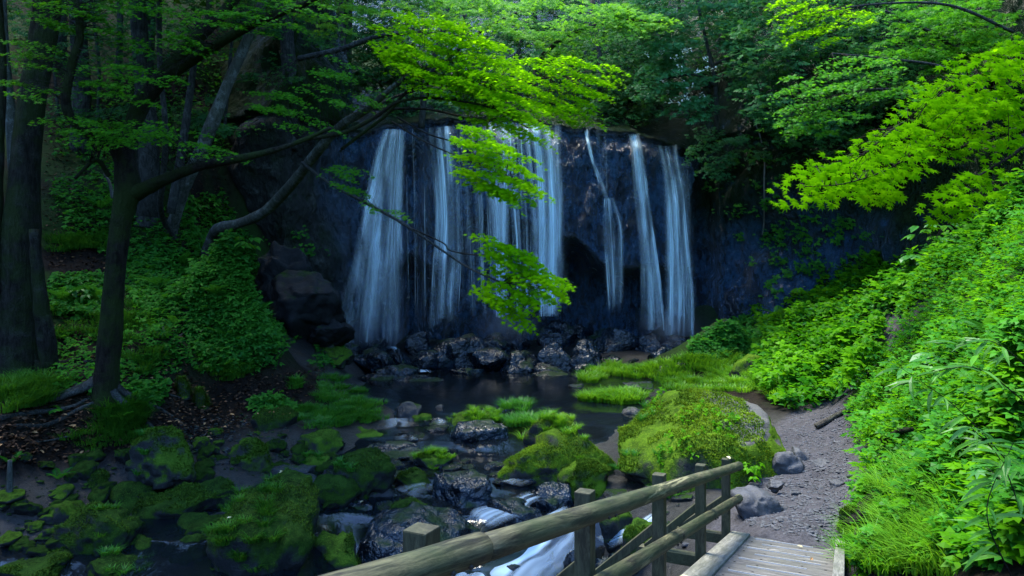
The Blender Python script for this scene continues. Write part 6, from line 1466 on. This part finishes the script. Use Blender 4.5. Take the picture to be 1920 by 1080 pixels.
grass_patch('grass under the middle of the railing', [(1225, 910), (1262, 905), (1262, 935), (1230, 935)], 5, .22, 'grass_cool', 230, 82, .12, 0.0075)
grass_patch('tussock on the scree by the far bushes', [(1400, 640), (1440, 640), (1440, 665), (1400, 668)], 16, .4, 'grass_cool', 231, 90, .3, 0.0120)
grass_patch('small tussock in the mud beside the left lawn', [(540, 715), (565, 712), (570, 735), (545, 738)], 6, .3, 'grass_cool', 232, 90, .15, 0.0090)
grass_patch('grass between the far bushes and the boulder', [(1420, 700), (1470, 680), (1500, 720), (1470, 765), (1440, 745)], 26, .42, 'grass_bright', 233, 90, .26, 0.0105)

# --- leafy cover of the banks: too dense to count
rg = gen(301); a = Acc()
PR = [(1605, 1085), (1592, 985), (1612, 900), (1592, 800), (1596, 758), (1634, 705), (1690, 590), (1780, 505), (1850, 420), (1925, 360), (1925, 1085)]
cover(a, PR, 8500, OVATE, .078, .8, rg, face=.12, jit=.26, bias=2.2, mound=1.5)
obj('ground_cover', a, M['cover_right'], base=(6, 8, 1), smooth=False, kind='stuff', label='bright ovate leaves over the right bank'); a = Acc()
cover(a, PR, 6500, TRI, .112, .85, rg, face=.15, jit=.28, bias=2.8, mound=1.5)
obj('ground_cover', a, M['cover_mid'], base=(6, 8, 1), smooth=False, kind='stuff', label='cooler three part leaves over the right bank'); a = Acc()
cover(a, PR, 3200, CL5, .18, .66, rg, face=.15, jit=.25, bias=2.6, mound=1.0)
cover(a, [(1640, 690), (1700, 610), (1780, 530), (1850, 450), (1925, 395), (1925, 700), (1700, 860), (1600, 840), (1605, 780)], 5500, MAPLE, .09, .5, rg, face=.25, bias=2.5)
obj('ground_cover', a, M['cover_right'], base=(6, 8, 1), smooth=False, kind='stuff', label='dense bright leafy cover of the right bank')
rg = gen(302); a = Acc()
PF = [(1425, 742), (1405, 700), (1430, 640), (1400, 585), (1440, 552), (1510, 560), (1570, 510), (1640, 490), (1700, 450), (1790, 470), (1830, 405), (1925, 355), (1860, 470), (1760, 540), (1690, 600), (1665, 590), (1650, 622), (1652, 690), (1596, 756), (1480, 778)]
cover(a, PF, 7000, OVATE, .15, .75, rg, face=.3, bias=2, jit=.3, mound=.9)
obj('ground_cover', a, M['cover_mid'], base=(9, 19, 2), smooth=False, kind='stuff', label='leafy herbs below the right wall'); a = Acc()
cover(a, PF, 6000, TRI, .20, .9, rg, face=.3, bias=2.4, jit=.3, mound=.9)
cover(a, [(1500, 620), (1580, 600), (1610, 660), (1560, 730), (1480, 750), (1450, 700)], 2500, ROUND, .16, .8, rg, face=.3, bias=3)
obj('ground_cover', a, M['cover_right'], base=(9, 19, 2), smooth=False, kind='stuff', label='bright bushes and herbs below the right wall')
rg = gen(303); a = Acc()
PB = [(355, 470), (400, 450), (450, 470), (500, 520), (532, 600), (530, 660), (490, 700), (430, 715), (385, 695), (350, 640), (365, 560)]
cover(a, PB, 3600, OVATE, .12, .6, rg, face=.35, bias=2)
cover(a, PB, 3200, TRI, .15, .7, rg, face=.35, bias=2.2)
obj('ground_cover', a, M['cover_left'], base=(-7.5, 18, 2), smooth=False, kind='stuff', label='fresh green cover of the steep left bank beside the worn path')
rg = gen(304); a = Acc()
for poly, n in (([(90, 350), (200, 300), (330, 420), (340, 520), (250, 520), (120, 440)], 1300), ([(230, 480), (340, 470), (380, 560), (300, 610), (240, 560)], 1300), ([(90, 530), (200, 520), (210, 600), (100, 600)], 900), ([(330, 380), (420, 380), (480, 480), (440, 500), (350, 470)], 1400), ([(120, 180), (300, 120), (560, 100), (560, 250), (300, 330), (100, 300)], 2200), ([(600, 640), (660, 640), (640, 690), (580, 700)], 300), ([(490, 440), (600, 470), (620, 560), (540, 560)], 300), ([(470, 760), (520, 745), (560, 775), (480, 800)], 240), ([(250, 730), (320, 740), (300, 770), (250, 765)], 200)):
    cover(a, poly, n, TRI, .15, .35, rg, face=.3, bias=1.6)
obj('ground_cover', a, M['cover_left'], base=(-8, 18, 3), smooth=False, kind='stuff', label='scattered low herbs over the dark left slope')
rg = gen(305); a = Acc()
cover(a, [(1290, 655), (1350, 615), (1410, 595), (1460, 625), (1430, 675), (1310, 682)], 1500, TRI, .2, .4, rg, face=.3, bias=1.6)
obj('ground_cover', a, M['cover_left'], base=(7, 27, 1), smooth=False, kind='stuff', label='low herbs at the foot of the right wall')
rg = gen(306); a = Acc()
cover(a, [(250, 470), (360, 440), (480, 480), (560, 640), (520, 700), (420, 720), (330, 690), (250, 600)], 2600, TRI, .13, .4, rg, face=.35, bias=1.6)
cover(a, [(90, 640), (330, 600), (340, 700), (300, 760), (110, 740)], 900, TRI, .11, .25, rg, face=.35, bias=1.6)
obj('ground_cover', a, M['cover_mid'], base=(-8, 17, 2), smooth=False, kind='stuff', label='loose herbs spreading round the green left bank')
# plants on the cliff
def wall_plant(label, u, v, r, n, seed, size=.17, mat='cover_left', drop=1.0, off=.10):
    rg = gen(seed); pos = []
    for i in range(n):
        h, nn = cliff_px(u + rg.normal(0, r), v + rg.normal(0, r * .6 * drop))
        if h is not None: pos.append(h + nn * (off + .22 * rg.random()))
    pos = np.array(pos); k = len(pos); az = rg.random(k) * 6.28
    a = Acc(); leaves(a, CL5, pos, np.stack([rg.normal(0, .35, k), -.6 + rg.normal(0, .3, k), .8 + 0 * az], 1), np.stack([np.cos(az), -.5 + 0 * az, -.5 + .4 * np.sin(az)], 1), size * (.7 + .6 * rg.random(k)), rg.random(k))
    t = thing('wall_plant', pos.mean(0), label, 'plant'); obj('leaves', a, M[mat], parent=t, smooth=False)
for k, (u, v, r, n, l) in enumerate([(1386, 392, 12, 40, 'round leafy plant on the right wall left of the vine'), (1394, 442, 7, 24, 'small bright plant low on the right wall under the round one'), (1450, 446, 13, 50, 'wide plant on the wall at the tip of the vine'), (1458, 486, 8, 30, 'drooping plant below the wide one on the wall'), (1412, 495, 5, 14, 'tiny sprout on the bare blue wall'), (1575, 412, 9, 30, 'bushy tuft on the dark wall under the right maple'), (1500, 440, 6, 18, 'little herb in a crack of the right wall'), (1478, 520, 7, 22, 'sprig low on the right wall by the creepers'), (1440, 380, 9, 26, 'creeper leaves beside the lower vine'), (1520, 470, 9, 22, 'scattered leaves on the wall right of the creepers'), (1545, 498, 8, 24, 'plant low on the wall above the far bushes'), (1340, 352, 10, 22, 'dim leaves at the dark slot right of the falls'), (1425, 345, 9, 24, 'leaves around the middle of the vine'), (570, 470, 16, 40, 'dim herb hanging on the left wall beside the falls'), (560, 440, 8, 20, 'small dim herb higher on the left wall'), (470, 240, 12, 22, 'dim leaves high on the left wall'), (1490, 378, 7, 20, 'sprout on the wall just under the right maple tip'), (1500, 500, 8, 24, 'lower creeper on the right wall'), (1630, 440, 10, 26, 'dim plant on the wall above the far herbs'), (1440, 300, 10, 26, 'leafy twigs beside the upper vine'), (1380, 300, 12, 30, 'hanging leaves left of the upper vine'), (1475, 340, 8, 20, 'leaves in the dark right of the vine')]):
    wall_plant(l, u, v, r, n, 400 + k)
rg = gen(430); a = Acc(); pos = []
for poly, n in (([(1400, 250), (1470, 260), (1480, 560), (1440, 560), (1400, 420)], 260), ([(1480, 380), (1600, 400), (1640, 500), (1500, 540)], 140)):
    for u, v in poly_sample(poly, n, rg):
        if fbm(np.array([[u / 40, v / 55, 0]]), 2, 9)[0] < .0: continue
        h, nn = cliff_px(u, v)
        if h is not None: pos.append(h + nn * (.04 + .1 * rg.random()))
pos = np.array(pos); k = len(pos); az = rg.random(k) * 6.28
leaves(a, TRI, pos, np.stack([rg.normal(0, .35, k), -.7 + 0 * az, .7 + 0 * az], 1), np.stack([np.cos(az), -.3 + 0 * az, -.6 + 0 * az], 1), .16 + .12 * rg.random(k), rg.random(k))
obj('creeper', a, M['cover_left'], smooth=False, label='small leaved creeper scattered over the bare right wall', cat='creeper')

rg = gen(440); a = Acc()
for poly, n in (([(0, 780), (60, 700), (330, 600), (350, 700), (430, 740), (480, 800), (300, 850), (0, 880)], 3000), ([(90, 200), (420, 60), (430, 400), (330, 600), (100, 660), (80, 400)], 5200), ([(430, 720), (620, 690), (560, 760), (450, 780)], 500)):
    q = poly_sample(poly, n, rg); g = ground_hit(q[:, 0], q[:, 1]); leaves(a, SIMPLE, g + [0, 0, .02] + .02 * rg.random((n, 1)), rg.normal(0, .4, (n, 3)) + [0, 0, 1], rg.normal(0, 1, (n, 3)), .05 + .08 * rg.random(n), rg.random(n) ** 1.6)
obj('leaf_litter', a, M['litter'], base=(-8, 15, 1), smooth=False, kind='stuff', label='brown leaf litter over the dark left bank')

# --- single plants
FERNS = [(262, 775, .45, 7, 'fern at the foot of the thin maple'), (228, 800, .4, 6, 'small fern low in the dark bank grass'), (190, 395, .8, 8, 'fern high on the left slope by the litter track'), (240, 405, .7, 8, 'second fern beside the litter track on the slope'), (120, 570, .7, 8, 'fern right of the thick trunk'), (185, 565, .7, 7, 'fern between the thick trunk and the maple'), (340, 500, .6, 8, 'fern beside the pale curved trunk'), (300, 545, .7, 8, 'fern right behind the maple trunk'), (330, 610, .5, 7, 'fern at the left edge of the worn path'), (420, 640, .55, 8, 'fern on the green left bank, low'), (480, 600, .6, 8, 'fern on the green left bank, right side'), (410, 560, .6, 8, 'fern on the green left bank, middle'), (20, 885, .3, 6, 'fern over the birch stub'), (110, 905, .3, 6, 'little fern on the mossy left bank rock'), (1640, 500, .8, 9, 'feathery fern below the right wall'), (1520, 580, .9, 9, 'large pale fern among the far bushes'), (1480, 640, .9, 10, 'arching fern above the far grass'), (1550, 700, .8, 9, 'drooping fern over the end of the path'), (1460, 600, .8, 9, 'fern at the left end of the far bushes'), (1860, 640, .55, 9, 'dark fern in the right bank near the edge'), (1800, 560, .6, 8, 'fern high on the right bank'), (1740, 800, .45, 8, 'fern in the middle of the right bank'), (1680, 840, .4, 8, 'fern above the mossy log on the right bank'), (1840, 820, .5, 8, 'fern among the bamboo grass'), (1760, 960, .4, 8, 'fern in the long grass by the bridge')]
for k, (u, v, L, n, l) in enumerate(FERNS):
    g = gp(u, v); fern(g + [0, 0, .02], L, n, 500 + k, l, 'fern' if u > 900 else 'cover_left')
BL = [(420, 455, .75, 16, .28, 'big leaved plants under the pale curved trunk', OVATE, 'cover_left'), (385, 415, .8, 12, .28, 'big leaved plants behind the bend of the pale trunk', OVATE, 'cover_left'), (455, 490, .6, 12, .24, 'big leaved plant right of the bend of the pale trunk', OVATE, 'cover_left'), (150, 575, .5, 9, .22, 'pale broad leaves right of the thick trunk', OVATE, 'leaf_big'), (1700, 480, .9, 11, .40, 'umbrella leaved plant standing above the far herbs', ROUND, 'leaf_big'), (1750, 475, .8, 9, .34, 'leafy plant beside the umbrella leaved one', OVATE, 'leaf_big'), (1720, 520, .6, 8, .3, 'round smooth leaves in the far herbs', ROUND, 'leaf_big'), (1590, 660, .7, 12, .2, 'shrub with rounded leaves at the bend of the path', ROUND, 'cover_right'), (1530, 720, .6, 10, .2, 'leafy shrub above the end of the path', OVATE, 'cover_right'), (1440, 575, .8, 18, .2, 'low bright bush at the foot of the right wall', ROUND, 'cover_left'), (1730, 730, .5, 8, .26, 'dark glossy broad leaves in the right bank', ROUND, 'leaf_big'), (1770, 700, .5, 7, .26, 'broad leaves right of the dark glossy ones', ROUND, 'leaf_big'), (1900, 960, .45, 9, .22, 'maple like leaves at the bottom right corner', MAPLE, 'leaf_big'), (1640, 790, .4, 8, .14, 'herb overhanging the path from the right', TRI, 'cover_right'), (370, 650, .5, 9, .16, 'leafy sprigs over the worn left path', TRI, 'cover_left'), (100, 790, .2, 5, .12, 'small heart leaved plant by the left roots', ROUND, 'cover_left'), (1290, 905, .45, 9, .16, 'ferny sprig growing behind the last posts of the railing', TRI, 'cover_right'), (1405, 910, .35, 9, .14, 'bright sprig right of the last post', TRI, 'cover_right'), (1210, 860, .3, 8, .12, 'leafy sprig in front of the dark leaning block', TRI, 'leaf_big'), (965, 905, .22, 6, .12, 'little sprig at the left end of the long boulder', LANCE, 'leaf_big')]
for k, (u, v, H, n, s, l, T, m) in enumerate(BL):
    broadleaf(gp(u, v), H, n, s, 600 + k, l, m, T)
# plants rooted on the huge boulder
V, f, o = ROCKS['big']; rg = gen(650); p, nn = surf_sample(V, f, 900, rg, .05)
u = 960 + F * p[:, 0] / p[:, 1]; v = 540 + F * (CZ - p[:, 2]) / p[:, 1]
for k, (u0, v0, r, l) in enumerate([(1225, 750, 26, 'leafy sprigs on the left shoulder of the huge boulder'), (1310, 790, 34, 'leafy sprigs down the middle of the huge boulder'), (1270, 850, 36, 'leafy sprigs low on the flank of the huge boulder'), (1360, 800, 24, 'small sprigs over the shaded face of the huge boulder')]):
    m = np.hypot(u - u0, v - v0) < r; q = p[m]
    if len(q) < 3: continue
    i = rg.integers(0, len(q), 70); az = rg.random(70) * 6.28; a = Acc()
    leaves(a, TRI, q[i] + nn[m][i] * (.02 + .10 * rg.random((70, 1))) + rg.normal(0, .03, (70, 3)), rg.normal(0, .3, (70, 3)) + [0, -.4, .9], np.stack([np.cos(az), np.sin(az), -.2 + 0 * az], 1), .045 + .05 * rg.random(70), rg.random(70))
    t = thing('leafy_plant', q[0], l, 'plant'); obj('leaves', a, M['cover_right'], parent=t, smooth=False)
# bamboo grass leaning in at the right
SASA = [((1925, 905), (1800, 770), (1690, 690), 5.2, 'bamboo grass stem leaning left in the right bank'), ((1930, 760), (1830, 690), (1720, 705), 5.0, 'bamboo grass with broad blades at the right edge'), ((1930, 1010), (1880, 870), (1820, 800), 4.6, 'bamboo grass stem near the bottom right corner'), ((1930, 690), (1860, 640), (1790, 650), 5.6, 'upper bamboo grass at the right edge'), ((1900, 1090), (1850, 960), (1900, 830), 4.4, 'upright bamboo grass at the bottom right')]
for k, (p0, p1, p2, Y, l) in enumerate(SASA):
    rg = gen(700 + k); t = thing('bamboo_grass', P(*p0, Y), l, 'plant'); st = Acc(); lf = Acc()
    c = catmull([P(*p0, Y), P(*p1, Y - .1), P(*p2, Y - .2)], 12); tube(st, c, np.linspace(.005, .002, 12), n=14, sides=5)
    for i in range(2, 12):
        for s in range(2):
            az = rg.random() * 6.28
            leaves(lf, LANCE, c[i][None], np.array([[rg.normal(0, .3), -.3, .9]]), np.array([[math.cos(az) - .4, math.sin(az) * .5, -.15]]), np.array([.17 + .10 * rg.random()]), np.array([rg.random()]))
    obj('stem', st, M['twig'], parent=t); obj('leaves', lf, M['sasa'], parent=t, smooth=False)

# ------------------------------------------------------------------ small things
def stick(label, pts, r, mat='deadwood', name='fallen_branch', cat='branch', n=None):
    a = Acc(); tube(a, pts, np.linspace(r, r * .55, len(pts)), n=n or 16, sides=8, wob=.15, seed=int(abs(pts[0][0]) * 50)); return obj(name, a, M[mat], label=label, cat=cat)
def onground(L, h=.03):
    return [gp(u, v) + np.array([0, 0, h]) for u, v in L]
stick('dark fallen branch lying across the far end of the path', onground([(1530, 806), (1570, 785), (1606, 765)], .06), .07)
stick('mossy log poking out of the right bank above the bridge end', onground([(1592, 1012), (1640, 960), (1720, 930)], .16), .10, 'bark_big', 'log', 'log')
stick('short brown stick standing by the right kerb', [gp(1600, 1040), gp(1600, 1040) + [.03, 0, .3]], .018)
stick('dark log slanting through the right bank leaves', onground([(1620, 885), (1680, 850), (1710, 845)], .3), .06, 'bark_dark', 'log', 'log')
stick('bare bent twig in the long grass right of the bridge', onground([(1690, 1000), (1740, 945), (1800, 905)], .35), .018, 'bark_grey')
stick('thin stick on the scree under the right wall', onground([(1440, 640), (1470, 655), (1490, 665)], .1), .03)
stick('broken birch stub at the left edge of the water', [gp(18, 948), gp(18, 948) + [0, 0, .3], gp(18, 948) + [-.01, .02, .62]], .06, 'bark_pale', 'birch_stub', 'stump')
stick('dead pale snag leaning on the slope behind the maple', [P(212, 372, 17), P(206, 345, 17), P(196, 325, 17)], .05, 'bark_pale', 'snag', 'stump')
for k, (u, v, h, l) in enumerate([(378, 765, .42, 'moss covered stump post on the mud below the green bank'), (345, 745, .40, 'grassy stump left of the moss covered stump post')]):
    g = gp(u, v); a = Acc(); tube(a, [g - [0, 0, .1], g + [-.03, 0, h * .6], g + [-.06, 0, h]], [.16, .11, .05], n=12, sides=12, wob=.2, seed=k)
    V_, fl_, _, _ = a.get(); o = obj('stump', a, M['rock_mid'], label=l, cat='stump')
    rg = gen(720 + k); th = rg.random(1200) * 6.28; hh = h * rg.random(1200); rr = np.interp(hh, [0, h * .6, h], [.16, .11, .05])
    pp = g + np.stack([np.cos(th) * rr - .06 * hh / h, np.sin(th) * rr, hh], 1); b2 = Acc(); blades(b2, pp, .05 + .05 * rg.random(1200), .9 + 0 * th, th, np.full(1200, .006), rg, 2); obj('moss', b2, M['moss_mid'], parent=o, smooth=False)
g = gp(1592, 975)
a = Acc(); V_, f_ = rock_shape(9, .06, .05, .05, 3, 10, .05); a.add(V_ + g + [0, 0, .06], f_); obj('litter_packet', a, M['red'], label='small crumpled red packet at the edge of the path', cat='litter')
g = E(7.0, -.75); g[2] = float(ground_z(g[0], g[1])) + .06
a = Acc(); tube(a, [g, g + [.06, .02, .03], g + [.12, 0, .0], g + [.2, .03, .02]], [.016, .02, .016, .01], n=16, sides=6, wob=.2); obj('ribbon', a, M['pink'], label='strip of pink tape on the stones under the railing', cat='tape')
def one_leaf(label, p, s, mat, seed, group=None):
    rg = gen(seed); a = Acc(); leaves(a, OVATE, np.array([p]), rg.normal(0, .25, (1, 3)) + [0, -.1, 1], rg.normal(0, 1, (1, 3)), np.array([s]), np.array([rg.random()])); return obj('fallen_leaf', a, M[mat], base=p, smooth=False, label=label, cat='leaf', group=group)
one_leaf('curled pale leaf on the left kerb beam of the bridge', E(5.9, .1, .07), .09, 'dead_pale', 1)
one_leaf('yellow leaf on the far end of the deck', E(8.45, .85, .02), .07, 'dead_pale', 2)
one_leaf('red brown leaf on the deck boards', E(7.9, .98, .02), .06, 'dead_leaf', 3)
one_leaf('pale leaf standing on the last railing post', E(8.72, -.07, .985), .08, 'dead_pale', 4)
rg = gen(740)
LV = [(40, [(300, 780), (420, 760), (450, 800), (380, 840), (300, 830)], 'brown fallen leaf on the mud below the left bank', 'leaves on the left mud'), (16, [(560, 740), (700, 740), (700, 790), (580, 790)], 'tan fallen leaf on the left lawn', 'leaves on the left lawn'), (70, [(100, 480), (200, 480), (210, 640), (320, 660), (330, 740), (120, 740)], 'dry leaf on the dark left slope', 'leaves on the left slope'), (40, [(0, 780), (180, 770), (160, 860), (0, 850)], 'dry leaf among the roots at the left', 'leaves among the left roots')]
me0 = None
for n, poly, l, grp in LV:
    q = poly_sample(poly, n, rg); g = ground_hit(q[:, 0], q[:, 1])
    for p in g:
        if me0 is None: a = Acc(); leaves(a, OVATE, np.zeros((1, 3)), np.array([[0, 0, 1.]]), np.array([[0, 1., 0]]), np.ones(1), np.array([.6])); V_, fl_, r_, _ = a.get(); me0 = build_mesh('fallen_leaf', V_, fl_, M['dead_leaf'], False, r_)
        o = bpy.data.objects.new('fallen_leaf', me0); COL.objects.link(o); s = .06 + .09 * rg.random()
        o.location = p + [0, 0, .03]; o.scale = (s, s, s); o.rotation_euler = (rg.normal(0, .3), rg.normal(0, .3), rg.random() * 6.28); tagit(o, l, 'leaf', grp)
for key, n, l in (('slab', 9, 'yellow leaf on the largest foreground slab'), ('l6', 8, 'brown leaf on the flat rock beside the left lawn'), ('m25', 6, 'yellow leaf on the wet stone behind the slab'), ('l7', 5, 'leaf on the flat dark shelf')):
    V, f, o_ = ROCKS[key]; p, nn = surf_sample(V, f, n, rg, .8)
    for x in p: one_leaf(l, x + [0, 0, .012], .05 + .04 * rg.random(), 'dead_leaf' if key == 'l6' else 'dead_pale', int(rg.integers(1e6)), 'leaves on the ' + ('largest slab' if key == 'slab' else 'flat rock' if key == 'l6' else 'wet stone' if key == 'm25' else 'dark shelf'))
# bare roots over the left bank
rg = gen(760); a = Acc()
for k, (L, l) in enumerate([([(0, 790), (60, 782), (130, 770), (170, 755)], 'bare root running left from the thin maple'), ([(30, 812), (90, 800), (140, 780), (175, 765)], 'lower bare root left of the thin maple'), ([(95, 680), (130, 690), (170, 680), (200, 690)], 'pale root between the thick trunk and the maple'), ([(215, 740), (255, 735), (300, 740), (340, 750)], 'root snaking right from the thin maple'), ([(300, 610), (320, 640), (345, 630)], 'root across the worn path'), ([(0, 838), (80, 836), (150, 820)], 'thin root along the top of the bank')]):
    stick(l, onground(L, .03), .06 - .006 * k, 'bark_grey', 'tree_root', 'root', 24)

# ------------------------------------------------------------------ light, sky, camera
w = bpy.data.worlds.new('World'); SC.world = w; w.use_nodes = True
nt = w.node_tree; nt.nodes.clear()
sky = nt.nodes.new('ShaderNodeTexSky'); bg = nt.nodes.new('ShaderNodeBackground'); ou = nt.nodes.new('ShaderNodeOutputWorld')
sky.sky_type = 'NISHITA'; sky.sun_disc = False
EL, AZ = math.radians(72), math.radians(-50)
sky.sun_elevation = EL; sky.sun_rotation = AZ
sky.air_density = 1.0; sky.dust_density = 0.0; sky.ozone_density = 8.0
nt.links.new(sky.outputs[0], bg.inputs[0]); bg.inputs[1].default_value = .13; nt.links.new(bg.outputs[0], ou.inputs[0])
ld = bpy.data.lights.new('sun', 'SUN'); ld.energy = 1.5; ld.angle = math.radians(25); ld.color = (1, .95, .80)
so = bpy.data.objects.new('sun', ld); COL.objects.link(so)
dv = Vector((math.sin(AZ) * math.cos(EL), math.cos(AZ) * math.cos(EL), math.sin(EL)))   # towards the sun
so.rotation_euler = dv.to_track_quat('Z', 'Y').to_euler(); so.location = dv * 60
cd = bpy.data.cameras.new('camera'); co = bpy.data.objects.new('camera', cd); COL.objects.link(co)
cd.lens = 24; cd.sensor_width = 36; cd.clip_start = .05; cd.clip_end = 2000
co.location = (0, 0, CZ); co.rotation_euler = (math.radians(90), 0, 0); SC.camera = co
SC.render.engine = 'CYCLES'; SC.cycles.use_denoising = True; SC.cycles.denoising_prefilter = 'ACCURATE'; SC.cycles.use_adaptive_sampling = False; SC.cycles.sample_clamp_indirect = 2.0; SC.cycles.sample_clamp_direct = 12.0; SC.cycles.caustics_reflective = False; SC.cycles.caustics_refractive = False; SC.cycles.blur_glossy = 0.5
SC.cycles.transparent_max_bounces = 48; SC.cycles.max_bounces = 8; SC.cycles.diffuse_bounces = 4
SC.view_settings.view_transform = 'Standard'; SC.view_settings.look = 'None'; SC.view_settings.exposure = 3.15; SC.view_settings.gamma = 1.0
